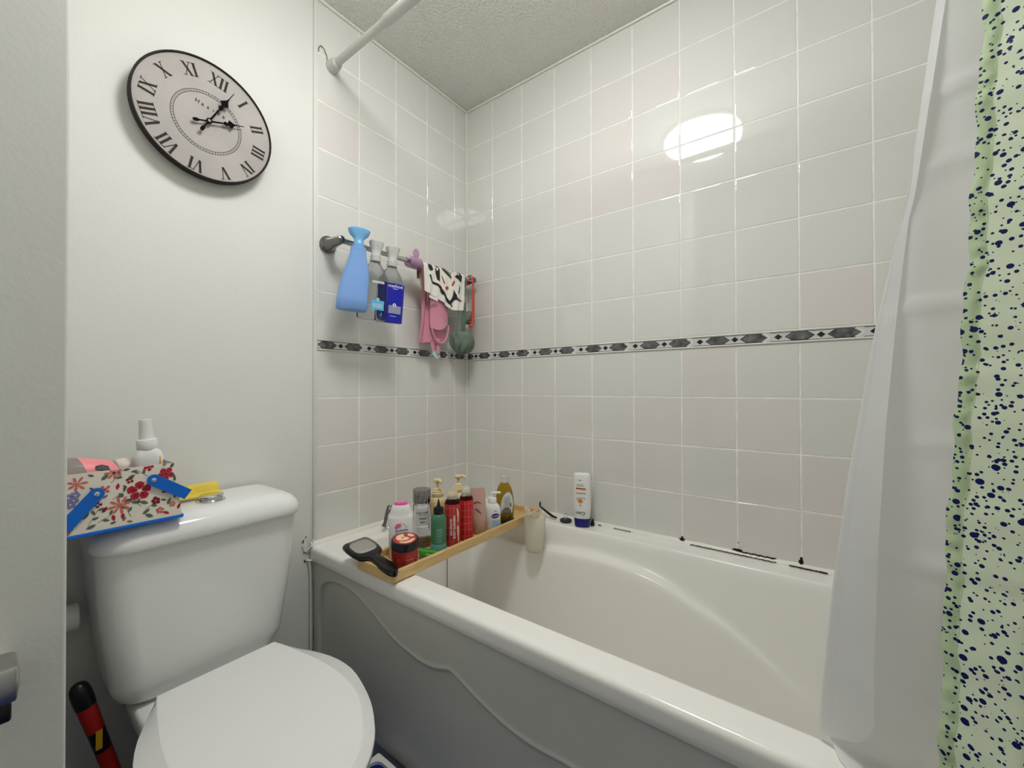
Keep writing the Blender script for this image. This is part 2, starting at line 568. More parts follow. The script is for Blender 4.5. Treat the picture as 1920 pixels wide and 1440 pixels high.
for i in range(16):
    blotch(1.066 + i * .0055, .5625 - .0006 * (i % 3), .005, .0016)
for i in range(30):
    blotch(.935 + i * .0074, .5540 + .0006 * (i % 2), .0055, .0012)
for i in range(14):
    blotch(1.186 + i * .0058, .5545, .0048, .0016)
for i in range(7):
    blotch(.69 + i * .0085, .5545, .005, .0011)
blotch(.634, .5545, .007, .0014); blotch(1.06, .585, .0016, .002)
g.build('mould_stain', 'mould', sil)['label'] = 'black mould along the white sealant'
# cracked sealant at the outer corner of the bath
g = G()
for (p, r_) in (([(-.004, -.712, .536), (.002, -.704, .545), (.006, -.697, .556), (.004, -.692, .57)], .0025), ([(-.004, -.722, .558), (-.003, -.717, .54), (-.004, -.712, .536)], .0018), ([(.0, -.703, .505), (.001, -.700, .47), (.0, -.699, .42), (.0, -.699, .32), (0, -.699, .2)], .003), ([(-.003, -.708, .51), (.004, -.701, .507), (.008, -.7, .51)], .003)):
    g.tube(p, r_, 7)
for k in range(10):
    y, z = -.706 - .014 * rnd.random(), .50 + .085 * rnd.random()
    g.poly([(-.0058, y + .006 * (rnd.random() - .5) + .004 * cos(a), z + .007 * sin(a) * (.5 + rnd.random())) for a in (0, 1.2, 2.5, 3.8, 5.1)])
struct(g.build('trim_5', 'silicone'))
g = G()
g.tube([(.003, .0 - .003, .56), (.003, -.003, CEIL)], .004, 8)
g.tube([(.0, -.003, CEIL - .004), (1.7, -.003, CEIL - .004)], .0045, 8)
g.tube([(.003, -.68, CEIL - .004), (.003, 0, CEIL - .004)], .0045, 8)
struct(g.build('trim_6', 'silicone'))

# ---------------------------------------------------------------- ceiling light (lights the room)
lt = T('ceiling_light', 'round flush ceiling light with a lit white dome over the bath edge', 'ceiling light', (.80, -.80, CEIL))
g = G(); g.lathe([(.178, 0), (.178, -.012), (.170, -.018), (.0005, -.018)], 48)
g.build('base_plate', 'white_plastic', lt)
g = G(); g.lathe([(.168, -.018), (.169, -.030)] + [(.169 * cos(a * PI / 20), -.030 - .052 * sin(a * PI / 20)) for a in range(1, 10)] + [(.0005, -.082)], 48)
g.build('diffuser', 'lit', lt)

# ---------------------------------------------------------------- bath
bath = T('bathtub', 'white built in bathtub along the tiled wall under the bamboo tray', 'bathtub', (0, 0, 0))
RIM = .55
RD = [(0, .0115), (.42, .0125), (.54, .0105), (.64, .0095), (.736, .010), (.82, .0115), (.90, .015), (.96, .0195), (1.03, .024), (1.095, .030), (1.154, .036), (1.19, .040), (1.3, .052), (1.4, .062), (1.6, .068)]
LW = [(0, .030), (.42, .036), (.6, .040), (.8, .036), (.95, .028), (1.1, .017), (1.2, .009), (1.3, .003), (1.6, .0)]
IX0, IX1, IY0, IY1, IR = .092, 1.63, -.632, -.076, .10
def sdf(x, y):
    cx, cy = (IX0 + IX1) / 2, (IY0 + IY1) / 2
    qx, qy = abs(x - cx) - (IX1 - IX0) / 2 + IR, abs(y - cy) - (IY1 - IY0) / 2 + IR
    return -(math.hypot(max(qx, 0), max(qy, 0)) + min(max(qx, qy), 0) - IR)
def smin(a, b, k):
    h = max(k - abs(a - b), 0) / k
    return min(a, b) - h * h * k * .25
def bz(x, y):
    d = sdf(x, y)
    if d < -.03: return RIM
    d1, w = sinterp(RD, x), interp(LW, x)
    s1 = smin(RIM, RIM - 6 * d, .020)
    zl = RIM - 6 * d1
    ledge = zl - .35 * (d - d1)
    up = -smin(-s1, -ledge, .03)
    s2 = zl - .35 * w - 6 * (d - d1 - w)
    z = smin(up, s2, .022)
    back = .12 + max(0, (x - 1.0)) * .10
    return -smin(-z, -back, .09)
xs = [0, .004, .012, .03, .06] + [.075 + .0065 * i for i in range(int((1.69 - .075) / .0065) + 1)] + [1.695]
ys = []
lip = [(-.690, .506), (-.698, .506), (-.700, .509), (-.700, .520), (-.700, .536)] + [(-.687 - .013 * cos(R(a)), .537 + .013 * sin(R(a))) for a in (15, 30, 45, 60, 75)]
rows = lip + [(-.687, .55)] + [(-.68 + .004 * i, None) for i in range(0, 169)] + [(-.001, None)]
v, fc = [], []
for (y, z) in rows:
    for x in xs:
        yy = y
        zz = bz(x, y) if z is None else z
        v.append((x, yy, zz))
nx = len(xs)
for j in range(len(rows) - 1):
    for i in range(nx - 1):
        fc.append((j * nx + i, j * nx + i + 1, (j + 1) * nx + i + 1, (j + 1) * nx + i))
g = G(); g.add(v, fc)
g.build('tub_shell', 'enamel', bath, ang=80)
g = G()
g.tube([(.1645 + .0008 * (k % 2), -.283, .54 - .012 * k) for k in range(26)], .0013, 6)
g.lathe([(.0005, 0), (.02, 0), (.02, .004), (.0005, .006)], 20, cx=.15, cy=-.283, z0=.5)
ch = g.build('plug_chain', 'gunmetal', bath); ch['label'] = 'thin dark plug chain'

# moulded side panel
PC = [(-.02, .22), (.033, .36), (.040, .42), (.060, .446), (.095, .462), (.14, .469), (.1817, .4688), (.2287, .4619), (.3067, .4335), (.3957, .3988), (.4763, .3850), (.5138, .3836), (.5409, .3871), (.5874, .4024), (.6169, .3935), (.6786, .3717), (.7621, .3521), (.8247, .3485), (.8818, .3525), (1.0, .352), (1.3, .30), (1.7, .28)]
KQ = [p[0] for p in PC].index(.5874)
PC1, PC2 = PC[:KQ + 1], PC[KQ:]
v, fc = [], []
xs = [0.001, .012, .022, .026, .028, .030, .032, .034, .037, .041, .046, .052, .06] + [.07 + .009 * i for i in range(180)] + [1.693]
NZ = 26
for x in xs:
    zc = (sinterp(PC1, x) if x <= .588 else sinterp(PC2, x)) if x > .033 else interp(PC, .033)
    zz = [.10, .12, .16, .20, .22] + [.24 + (zc - .024 - .24) * t / 5 for t in range(5)] + [zc - .024 + .003 * t for t in range(17)]
    top = zz[-1]
    zz += [top + (.508 - top) * t / 4 for t in range(1, 5)]
    for z in zz:
        rec = sm((zc - z) / .010 + .5) * sm((x - .028) / .008)
        rim = .0018 * math.exp(-((z - zc - .004) / .007) ** 2) * sm((x - .03) / .02)
        v.append((x, -.690 + .007 * rec - rim, z))
n = len(zz)
for i in range(len(xs) - 1):
    for j in range(n - 1):
        fc.append((i * n + j, (i + 1) * n + j, (i + 1) * n + j + 1, i * n + j + 1))
g = G(); g.add(v, fc)
g.box(.001, 1.693, -.672, -.664, .10, .508)
g.box(.001, 1.693, -.672, -.655, 0, .10)
panel = g.build('side_panel', 'panel', bath, ang=60)
panel['label'] = 'moulded side panel with an embossed wavy curve'

# ---------------------------------------------------------------- toilet
toi = T('toilet', 'white close coupled toilet with its lid closed beside the bath', 'toilet', (0, -1.004, 0))
def crect(z, x0, x1, hw, r, q=7):
    out = []
    cy = 0
    for k in range(q + 1):
        a = R(-90 + 90 * k / q); out.append((x1 - r + r * cos(a), -hw + r + r * sin(a), z))
    for k in range(q + 1):
        a = R(90 * k / q); out.append((x1 - r + r * cos(a), hw - r + r * sin(a), z))
    out += [(x0, hw, z), (x0, -hw, z)]
    return out
CW = [(.391, .120), (.395, .138), (.404, .150), (.424, .159), (.46, .164), (.49, .168), (.57, .1775), (.70, .187), (.722, .188)]
g = G()
g.loft([crect(z, .012, interp([(.391, .140), (.40, .158), (.43, .168), (.55, .177), (.722, .184)], z), hw, .05) for z, hw in [(z, sinterp(CW, z)) for z in [.391, .393, .395, .398, .401, .404, .409, .414, .419, .424, .432, .44, .45, .46, .48, .50, .53, .57, .62, .67, .70, .722]]])
cis = g.build('cistern', 'ceramic', toi, ang=60)
g = G()
LP = [(.716, .182, .185, .05), (.717, .192, .196, .055), (.723, .1955, .200, .058), (.738, .194, .199, .058), (.750, .188, .194, .058), (.760, .178, .186, .056), (.767, .164, .172, .05), (.770, .145, .152, .04), (.7705, .10, .11, .03)]
g.loft([crect(z, .008, x1, hw, r_) for z, hw, x1, r_ in LP])
g.build('cistern_lid', 'ceramic', toi, ang=60)
g = G()
g.lathe([(.029, 0), (.029, .002), (.0245, .0035), (.0235, .009), (.025, .0115), (.022, .0145), (.0005, .0155)], 32, cx=.104, cy=.014, z0=.7706)
fb = g.build('flush_button', 'chrome', toi); fb['label'] = 'round chrome flush button'

SO = [(.215, .113), (.235, .124), (.26, .136), (.31, .158), (.37, .173), (.43, .1745), (.485, .163), (.548, .142), (.60, .114), (.63, .092), (.655, .064), (.670, .036), (.676, 0)]
SI = [(.213, .108), (.25, .118), (.30, .128), (.36, .138), (.43, .1425), (.50, .136), (.55, .120), (.59, .098), (.62, .078), (.645, .050), (.657, .026), (.661, 0)]
def egg(tab, z, n=26, dx=0, k=1):
    xs = [tab[0][0] + (tab[-1][0] - tab[0][0]) * (1 - cos(PI / 2 * (1 - i / n)) if False else sin(PI / 2 * i / n)) for i in range(n + 1)]
    ws = [max(0, sinterp(tab, x)) if i < n else 0 for i, x in enumerate(xs)]
    right = [(x + dx, -w * k, z) for x, w in zip(xs, ws)]
    left = [(x + dx, w * k, z) for x, w in zip(xs[:-1], ws[:-1])]
    return right + left[::-1]
def eggs(tab, z, k):            # egg scaled about its own middle
    return [(.43 + (x - .43) * k, y * k, z) for x, y, z in egg(tab, z)]
g = G()
g.loft([eggs(SO, .402, .975), eggs(SO, .404, .99), eggs(SO, .412, .992), eggs(SO, .4135, .98)])
g.build('toilet_seat', 'seat_plastic', toi, ang=50)
g = G()
g.loft([eggs(SO, .4145, .985), eggs(SO, .416, 1.0), eggs(SO, .419, 1.002), eggs(SO, .4215, .997), egg(SI, .4335), eggs(SI, .4345, .985)])
g.build('toilet_lid', 'seat_plastic', toi, ang=14)
g = G()
for y in (-.07, .07):
    g = G()
    g.tube([(.205, y - .02, .4035), (.205, y + .02, .4035)], .008, 14)
    g.build('hinge', 'seat_plastic', toi)
g = G()
def bring(z, k, xs0, dx):
    return [(xs0 + (x - xs0) * k + dx, y * k, z) for x, y, _ in egg(SO, z)]
g.loft([bring(0, .62, .22, .02), bring(.03, .60, .22, .02), bring(.14, .58, .24, .02), bring(.23, .72, .22, .01), bring(.30, .86, .22, 0), bring(.36, .95, .22, 0), bring(.395, .975, .22, 0), bring(.4015, .96, .22, 0)])
g.loft([rrect(.12, 0, z, hx, hy, .035) for z, hx, hy in ((.0, .08, .085), (.20, .085, .09), (.30, .10, .11), (.35, .112, .128), (.384, .112, .130), (.3905, .108, .125))])
g.build('bowl', 'ceramic', toi, ang=60)

# pipe stub, cleaning tool and blue tub round the toilet
pp = G()
pp.tube([(.036, -1.279, .571), (.036, -1.20, .571), (.036, -1.198, .571)], [.026, .026, .024], 20)
pp.box(-.0065, .02, -1.275, -1.25, .555, .587)
tag(pp.build('waste_pipe', 'white_plastic'), 'short white plastic pipe end in the gap left of the toilet cistern', 'pipe')

tl = T('cleaning_brush', 'cleaning brush with black and red handle in the gap beside toilet', 'brush', (.10, -1.092, .0))
def along(t): return (0, -.1125 * t / .46, .46 * t / .46)
g = G()
def seg_(z0, z1, r0, r1, mi):
    n = 6
    g.tube([(0, -.1145 * z / .462, z) for z in [z0 + (z1 - z0) * i / n for i in range(n + 1)]], [r0 + (r1 - r0) * i / n for i in range(n + 1)], 18, mi)
seg_(.05, .24, .009, .0105, 0)
seg_(.24, .315, .0125, .0132, 1)
g.build('handle', ['black_plastic', 'tool_red'], tl)
g = G(); seg_(.315, .360, .0132, .0136, 0); g.build('label_band', 'black_plastic', tl)
g = G(); seg_(.360, .415, .0140, .0148, 0); g.build('grip', 'tool_red', tl)['label'] = 'red grip'
g = G()
g.tube([(0, -.1145 * z / .462, z) for z in (.415, .43, .445, .455, .462, .465)], [.0156, .016, .0156, .0138, .009, .002], 18)
g.build('end_cap', 'black_plastic', tl)['label'] = 'rounded black end cap'
g = G(); g.box(.006, .0143, -.0905, -.081, .325, .362); g.build('sticker', 'tool_yellow', tl)['label'] = 'yellow sticker'
g = G(); g.tube([(0, 0, .003), (0, 0, .03), (0, -.008, .06)], [.028, .034, .02], 18); g.build('brush_head', 'black_plastic', tl)

tb = T('storage_tub', 'blue tub with a white rim on the floor between toilet and bath panel', 'tub', (.56, -.79, 0))
g = G()
g.loft([rrect(0, 0, 0, .18, .058, .02), rrect(0, 0, .10, .205, .078, .025), rrect(0, 0, .10, .201, .074, .022), rrect(0, 0, .006, .176, .054, .018)])
g.build('tub_body', 'tub_blue', tb, ang=50)
g = G()
g.loft([rrect(0, 0, .099, .201, .0745, .022), rrect(0, 0, .099, .212, .087, .006), rrect(0, 0, .108, .212, .087, .006), rrect(0, 0, .108, .201, .0745, .022), rrect(0, 0, .099, .201, .0745, .022)], cap=False)
g.build('rim', 'white_plastic', tb)['label'] = 'white rim'

# toilet roll holder on the near wall
th = T('toilet_roll_holder', 'chrome toilet roll holder with black underside on the near wall', 'toilet roll holder', (.65, -1.336, .755))
g = G(); g.box(0, .012, -.034, .020, -.002, .036, bev=.003); g.build('back_plate', 'chrome', th)
g = G(); g.box(.012, .050, -.040, .022, .010, .040, bev=.003); g.build('cover', 'steel', th)
g = G(); g.box(.016, .046, -.040, .018, -.007, .0098, bev=.002); g.build('roller', 'black_plastic', th)['label'] = 'black underside'

# ---------------------------------------------------------------- shower rod, curtain, liner
rod = T('shower_rod', 'white telescopic shower rod below the ceiling above the bath edge', 'shower rod', (0, -.632, 2.066))
g = G(); g.tube([(.012, 0, 0), (.285, 0, 0)], .0112, 20); g.build('inner_tube', 'grey_white', rod)
g = G(); g.tube([(.27, 0, 0), (.285, 0, 0), (.30, 0, 0), (1.69, 0, 0)], [.0118, .0146, .0150, .0150], 20); g.build('outer_tube', 'grey_white', rod)
g = G(); g.tube([(.0005, 0, 0), (.006, 0, 0), (.032, 0, 0), (.036, 0, 0)], [.021, .0208, .0165, .0122], 24); g.build('end_cap', 'grey_white', rod)
g = G(); g.tube([(1.664, 0, 0), (1.668, 0, 0), (1.694, 0, 0), (1.6995, 0, 0)], [.0156, .0165, .0208, .021], 24); g.build('end_cap', 'grey_white', rod)
g = G()
g.tube([(.002, -.045, .022), (.0025, -.0445, .034), (.003, -.040, .043), (.003, -.034, .045), (.003, -.027, .040), (.003, -.020, .028), (.003, -.016, .012)], .0012, 7)
g.build('hook', 'gunmetal', rod)

def crease(z, levels, amp):
    return sum(amp * math.exp(-abs(z - l) / .0045) for l in levels)
XL = [(.54, 1.247), (.56, 1.249), (.6475, 1.2556), (.76, 1.2652), (.915, 1.2833), (1.11, 1.3119), (1.273, 1.3437), (1.508, 1.3718), (2.06, 1.445)]
XF = [(.54, 1.3035), (.604, 1.3038), (.6804, 1.3045), (.7583, 1.3076), (.8421, 1.3105), (.9816, 1.3187), (1.1187, 1.331), (1.2596, 1.3461), (1.3894, 1.3645), (1.48, 1.376), (2.06, 1.452)]
LV = [.66, .82, .965, 1.13, 1.30, 1.39, 1.56, 1.72, 1.88]
ln = T('shower_curtain_liner', 'plain white shower liner with creases hanging inside the green curtain', 'shower liner', (1.5, -.63, 2.06))
def liner(u, v):
    # v 0..1 runs from the rod down to the rim, then over it
    if v < .8:
        z = 2.044 + (.60 - 2.044) * v / .8
        y = -.632 - .004 * sin(v * 4)
        xl = interp(XL, z)
    else:
        t = (v - .8) / .2
        pth = [(0, -.634, .60), (.16, -.637, .572), (.26, -.647, .559), (.36, -.665, .5545), (.52, -.690, .553), (.62, -.703, .548), (.68, -.7075, .535), (.78, -.711, .50), (1, -.716, .36)]
        y = interp([(a, b) for a, b, c in pth], t); z = interp([(a, c) for a, b, c in pth], t)
        xl = interp([(0, 1.2515), (.16, 1.256), (.26, 1.264), (.36, 1.270), (.52, 1.290), (.62, 1.292), (1, 1.30)], t)
    x = xl + (1.69 - xl) * u
    damp = sm((u) / .06)
    k = x - xl
    w = -.030 * (1 - abs((k / .10) % 2 - 1)) * sm((z - .58) / .25) * (1 - sm((z - 1.75) / .25)) - .004 * sin(k * 60 + z) * sm((k - .1) / .05)
    y2 = y + w * sm(k / .01 + .3) - crease(z, LV, .005) * (1 if v < .8 else 0) * sm((k - .004) / .02) + .0008 * sin(z * 23 + u * 40) * sm((z - .6) / .1)
    return (x, y2, z)
g = G(); g.sheet(liner, 90, 190)
g.build('liner_sheet', 'liner', ln, ang=80, world=True)
def flap(u, v):
    zb = .556 + .042 * u + .022 * max(0, (u - .65) / .35) ** 2
    z = 2.045 + (zb - 2.045) * v
    a, b = interp(XL, z), interp(XF, z)
    b = max(b, a + .0065)
    x = a + (b - a) * (1 - cos(u * PI)) / 2 if u < .15 else a + (b - a) * u
    y = -.6355 - .85 * (b - a) * u - .003 * sin(z * 15) * u - crease(z, [.665, .82, 1.12, 1.39], .0022) * u
    return (x, y, z)
g = G(); g.sheet(flap, 14, 190)
g.build('folded_edge', 'liner', ln, ang=80, world=True)['label'] = 'folded over free edge'
g = G()
for k in range(10):
    x = 1.452 + k * .025
    g = G()
    g.tube([(x, -.632 + .0165 * cos(R(a)), 2.066 + .0165 * sin(R(a)) - .0035) for a in range(0, 361, 20)], .0018, 6)
    g.build('hanging_ring', 'white_plastic', ln, world=True)

cu = T('shower_curtain', 'pale green shower curtain speckled with dark blue spots', 'shower curtain', (1.55, -.70, 2.05))
XG = [(.10, 1.340), (.6127, 1.3523), (.8732, 1.3639), (1.0188, 1.3732), (1.2184, 1.3847), (1.4417, 1.3962), (2.05, 1.43)]
def cur(u, v, hem=False):
    z = 2.05 + (.12 - 2.05) * v
    xl = interp(XG, z) + .0012 * sin(z * 55) + .0009 * sin(z * 131)
    x = xl + (1.685 - xl) * u
    k = (x - xl)
    y = -.70 - .024 * (1 - sm((z - .50) / .40)) + .066 * sm((z - 1.55) / .5) - .030 * (1 - abs((k / .05) % 2 - 1)) * (1 - sm((z - 1.7) / .3)) - crease(z, [.84, 1.045, 1.16, 1.5], .002)
    return (x, y, z)
def hemf(u, v):
    z = 2.05 + (.12 - 2.05) * v
    xl = interp(XG, z) + .0012 * sin(z * 55) + .0009 * sin(z * 131)
    k = .0118 * u
    x, y, _ = cur(k / (1.685 - xl), v)
    return (x - .0003, y - .0016 * sin(PI * min(1, u * 1.0 + .12)) - .0007 * sin(z * 210 + 3 * sin(z * 37)) * sin(PI * u), z)
g = G(); g.sheet(cur, 90, 220); g.build('curtain_sheet', 'curtain', cu, ang=80, world=True)
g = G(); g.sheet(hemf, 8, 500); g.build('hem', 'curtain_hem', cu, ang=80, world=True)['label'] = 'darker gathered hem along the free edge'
g = G()
for k in range(10):
    x = 1.44 + k * .026
    g = G()
    g.tube([(x + .002, -.632 + .018 * cos(R(a)), 2.066 + .018 * sin(R(a)) - .005) for a in range(0, 361, 20)], .0018, 6)
    g.build('hanging_ring', 'white_plastic', cu, world=True)

# ---------------------------------------------------------------- wall clock
clk = T('wall_clock', 'round stone grey wall clock with black rim and Roman numerals', 'clock', (-.007, -.9755, 1.7065))
CX = .034
g = G()
def xdisc(prof, seg=72, mi=0):
    g.loft([[(x, r_ * sin(2 * PI * k / seg), r_ * cos(2 * PI * k / seg)) for k in range(seg)] for r_, x in prof], mi)
xdisc([(.06, 0), (.06, .016), (.10, .016), (.1445, .022), (.1445, CX), (.0005, CX)])
g.build('face', 'clock_face', clk)
g = G()
xdisc([(.1445, .018), (.1492, .020), (.1492, CX + .002), (.148, CX + .004), (.1452, CX + .004), (.1445, CX + .002), (.1443, CX - .002)])
g.build('rim', 'clock_rim', clk)
CC = (-.0005, -.006)      # the dial's middle
A0 = R(11.7)
def dial(off):
    def fn(a, b):
        return (CX + off, CC[0] + a * cos(A0) + b * sin(A0), CC[1] - a * sin(A0) + b * cos(A0))
    return fn
g = G()
for r_ in (.0685, .0745):
    onmap(g, ringvf(r_, .0008, 80), dial(.0006))
for k in range(72):
    a = 2 * PI * k / 72
    onmap(g, shape([(-.0004, .0688), (.0004, .0688), (.0004, .0747), (-.0004, .0747)]), dial(.0006), rot=a)
g.build('minute_track', 'clock_ink', clk)
def stroke(p, q, w):
    d = Vector((q[0] - p[0], q[1] - p[1])); 
    return shape([(p[0] - w / 2, p[1]), (p[0] + w / 2, p[1]), (q[0] + w / 2, q[1]), (q[0] - w / 2, q[1])])
NH = .029
def glyphs(s):
    x, out = 0, []
    t, th = .0052, .0016
    for c in s:
        if c == 'I':
            out.append((stroke((x + .0045, -NH / 2), (x + .0045, NH / 2), t)))
            for y in (-NH / 2, NH / 2): out.append(shape([(x, y - .0006), (x + .009, y - .0006), (x + .009, y + .0006), (x, y + .0006)]))
            x += .0105
        elif c == 'V':
            out.append(stroke((x + .010, -NH / 2), (x + .003, NH / 2), t)); out.append(stroke((x + .0105, -NH / 2), (x + .0175, NH / 2), th))
            for xx in (x - .001, x + .0145): out.append(shape([(xx, NH / 2 - .0006), (xx + .008, NH / 2 - .0006), (xx + .008, NH / 2 + .0006), (xx, NH / 2 + .0006)]))
            x += .0215
        else:
            out.append(stroke((x + .0165, -NH / 2), (x + .004, NH / 2), t)); out.append(stroke((x + .003, -NH / 2), (x + .017, NH / 2), th))
            for xx in (x - .001, x + .013):
                for y in (-NH / 2, NH / 2): out.append(shape([(xx, y - .0006), (xx + .008, y - .0006), (xx + .008, y + .0006), (xx, y + .0006)]))
            x += .0215
    w = x - .0015
    return [([(p[0] - w / 2, p[1]) for p in v], fc) for v, fc in out]
for i, s in enumerate(['XII', 'I', 'II', 'III', 'IV', 'V', 'VI', 'VII', 'VIII', 'IX', 'X', 'XI']):
    g = G()
    for vf in glyphs(s):
        onmap(g, ([(a, b + .1185) for a, b in vf[0]], vf[1]), dial(.0006), rot=-i * PI / 6)
    g.build('numeral', 'clock_ink', clk)
g = G()
x = -.030
for c in 'Hasita':
    onmap(g, text(c, .0135, .006), dial(.0006), at=(x, .038)); x += .0115
onmap(g, text('. . . . . .', .006), dial(.0006), at=(-.006, .0245))
g.build('lettering', 'clock_ink', clk)
def hand(L, off, ang, k):
    pts = [(-.0016, -.020), (-.0042, -.026), (-.0036, -.033), (0, -.036), (.0036, -.033), (.0042, -.026), (.0016, -.020), (.0016, -.006), (.006, -.003), (.006, .003), (.0020, .008), (.0014, L * .40), (.0046, L * .44), (.0046, L * .49), (.0022, L * .53), (.0100, L * .60), (.0022, L * .72), (.0010, L * .78), (.0007, L), (-.0007, L), (-.0010, L * .78), (-.0022, L * .72), (-.0100, L * .60), (-.0022, L * .53), (-.0046, L * .49), (-.0046, L * .44), (-.0014, L * .40), (-.0020, L * .35), (-.0020, .008), (-.006, .003), (-.006, -.003), (-.0016, -.006)]
    pts = [(a * k, b) for a, b in pts]
    g = G()
    c, s_ = cos(ang), sin(ang)
    def w(p, o): return (CX + o, CC[0] + p[0] * c + p[1] * s_, CC[1] - p[0] * s_ + p[1] * c)
    n = len(pts)
    g.add([w(p, off) for p in pts] + [w(p, off + .0012) for p in pts], [tuple(range(n))[::-1], tuple(range(n, 2 * n))] + [(i, (i + 1) % n, n + (i + 1) % n, n + i) for i in range(n)], 0, False)
    return g
hand(.112, .011, R(29), 1).build('minute_hand', 'hand_black', clk)
hand(.082, .0085, R(72), 1).build('hour_hand', 'hand_black', clk)
g = G()
g.loft([[(CX + x, CC[0] + r_ * sin(2 * PI * k / 20), CC[1] + r_ * cos(2 * PI * k / 20)) for k in range(20)] for r_, x in ((.0035, 0), (.0035, .0135), (.0022, .0145), (.0003, .015))])
g.build('centre_pin', 'steel', clk)

# ---------------------------------------------------------------- towel rail and what hangs on it
rail = T('towel_rail', 'chrome towel rail on the tiled end wall above the patterned border', 'towel rail', (0, -.647, 1.4885))
g = G()
def post(y):
    g.tube([(.0005, y, 0), (.004, y, 0), (.009, y, 0), (.013, y, 0), (.016, y, 0), (.022, y, 0), (.055, y, .0), (.072, y, 0), (.084, y, 0), (.088, y, 0)], [.026, .027, .0265, .0225, .0205, .0185, .0145, .0135, .0115, .005], 28)
post(0); g.build('post', 'gunmetal', rail)
g = G(); post(.604); g.build('post', 'gunmetal', rail)
g = G(); g.tube([(.075, .006, -.0005), (.075, .598, -.0005)], .0085, 20); g.build('bar', 'steel', rail)

GB = 'spray bottles hooked on the towel rail'
def sprayer_head(t, mat, z, flare, w):
    yo = .011 if w > 1 else 0
    g = G()
    # hooded head, nozzle reaching back over the rail, trigger hanging behind it
    g.loft([sering(dx, yo, z + dz, a, b, 2.4, 24) for dz, a, b, dx in ((0, .014, .015, 0), (.018, .0145, .0155, 0), (.022, .013, .014, 0), (.034, .0135, .015, -.001), (.046, .018, .018 * flare, -.003), (.056, .023, .021 * flare, -.006), (.062, .024, .022 * flare, -.007), (.066, .020, .018 * flare, -.007))])
    g.box(-.075, -.012, yo - .009, yo + .009, z + .051, z + .066, bev=.004)
    g.build('spray_head', mat, t)
    g = G()
    g.tube([(-.060, yo, z + .056), (-.064, yo, z + .035), (-.068, yo, z + .012), (-.075, yo, z - .004)], [.006, .006, .0055, .004], 10)
    g.build('trigger', mat, t)
    g = G(); g.lathe([(.0155, 0), (.0165, .001), (.0165, .018), (.0155, .019)], 28, cy=yo, z0=z - .003); g.build('collar', mat, t)

t = T('spray_bottle', 'light blue opaque spray bottle hanging nearest the left end of the towel rail', 'spray bottle', (.117, -.636, 1.268), R(-28), GB, ry=R(-2), rx=R(-3))
g = G()
BL = [(.0, .017, .041), (.003, .020, .0445), (.04, .020, .0445), (.046, .0195, .043), (.10, .0185, .040), (.125, .017, .0355), (.15, .0160, .0295), (.165, .0155, .0255), (.185, .0155, .0230), (.198, .0155, .0220)]
g.loft([sering(0, .011 * sm(z / .17), z, a, b, 2.2, 32) for z, a, b in BL])
g.build('bottle_body', 'blue_plastic', t, ang=70)
sprayer_head(t, 'teal_plastic', .191, 1.5, 2)

def clear_spray(loc, label, lab):
    t = T('spray_bottle', label, 'spray bottle', loc, R(-28), GB, rx=R(-4))
    g = G()
    prof = [(.0, .013, .040), (.004, .017, .0445), (.09, .017, .045), (.118, .0168, .044), (.14, .016, .039), (.158, .0148, .031), (.172, .0138, .0215), (.180, .013, .0165), (.190, .013, .0150)]
    g.loft([sering(0, 0, z, a, b, 2.3, 36) for z, a, b in prof])
    g.build('bottle_body', 'clear', t, ang=70)
    sprayer_head(t, 'frost_head', .187, 1.05, 1)
    return t
mapb = lambda z0, o: sewrap(.017, .045, 2.3, z0, o)
t = clear_spray((.116, -.566, 1.250), 'clear spray bottle with a small cyan label in the middle of the three', 1)
g = G(); onmap(g, quad(.040, .030, 10), mapb(.045, .0008), at=(.014, 0)); g.build('label', 'label_cyan', t)
g = G()
onmap(g, disc(.0048), mapb(.062, .0012), at=(.014, .001)); g.build('emblem', 'ink_white', t)
g = G(); onmap(g, disc(.0022, .003), mapb(.062, .0016), at=(.014, .001)); g.build('emblem', 'ink_grey', t)
g = G(); onmap(g, quad(.036, .007, 8), mapb(.118, .0006), at=(.012, 0)); g.build('label', 'grey_white', t)
g = G()
for k in range(4): onmap(g, quad(.03, .0012, 6), mapb(.038 + k * .0035, .0012), at=(.014, 0))
g.build('lettering', 'ink_white', t)
t = clear_spray((.116, -.503, 1.248), 'clear spray bottle with a dark blue label, farthest from the rail end post', 2)
g = G(); onmap(g, quad(.068, .128, 16, 8), mapb(.064, .0008), at=(.0095, 0)); g.build('label', 'label_blue', t)['label'] = 'dark blue label'
g = G(); g.add(*(lambda vf: ([(-.0178 * max(0, 1 - (abs(a) / .0452) ** 2.3) ** (1 / 2.3), a, .064 + b) for a, b in vf[0]], vf[1]))(quad(.072, .118, 16, 2)), 0, True); g.build('back_label', 'label_blue_clear', t)
g = G()
onmap(g, text('method', .0150, .006), mapb(.119, .0014), at=(.014, 0)); onmap(g, quad(.016, .0016, 4), mapb(.110, .0014), at=(.014, 0)); onmap(g, quad(.020, .0014, 4), mapb(.020, .0014), at=(.012, 0))
g.build('lettering', 'ink_white', t)
g = G(); onmap(g, quad(.040, .026, 8), mapb(.042, .0012), at=(.016, 0)); g.build('label_panel', 'label_grey', t)
g = G(); onmap(g, disc(.0055), mapb(.057, .0018), at=(.014, 0)); g.build('emblem', 'ink_white', t)
g = G(); onmap(g, disc(.0022, .0034), mapb(.057, .0022), at=(.014, 0)); g.build('emblem', 'ink_grey', t)

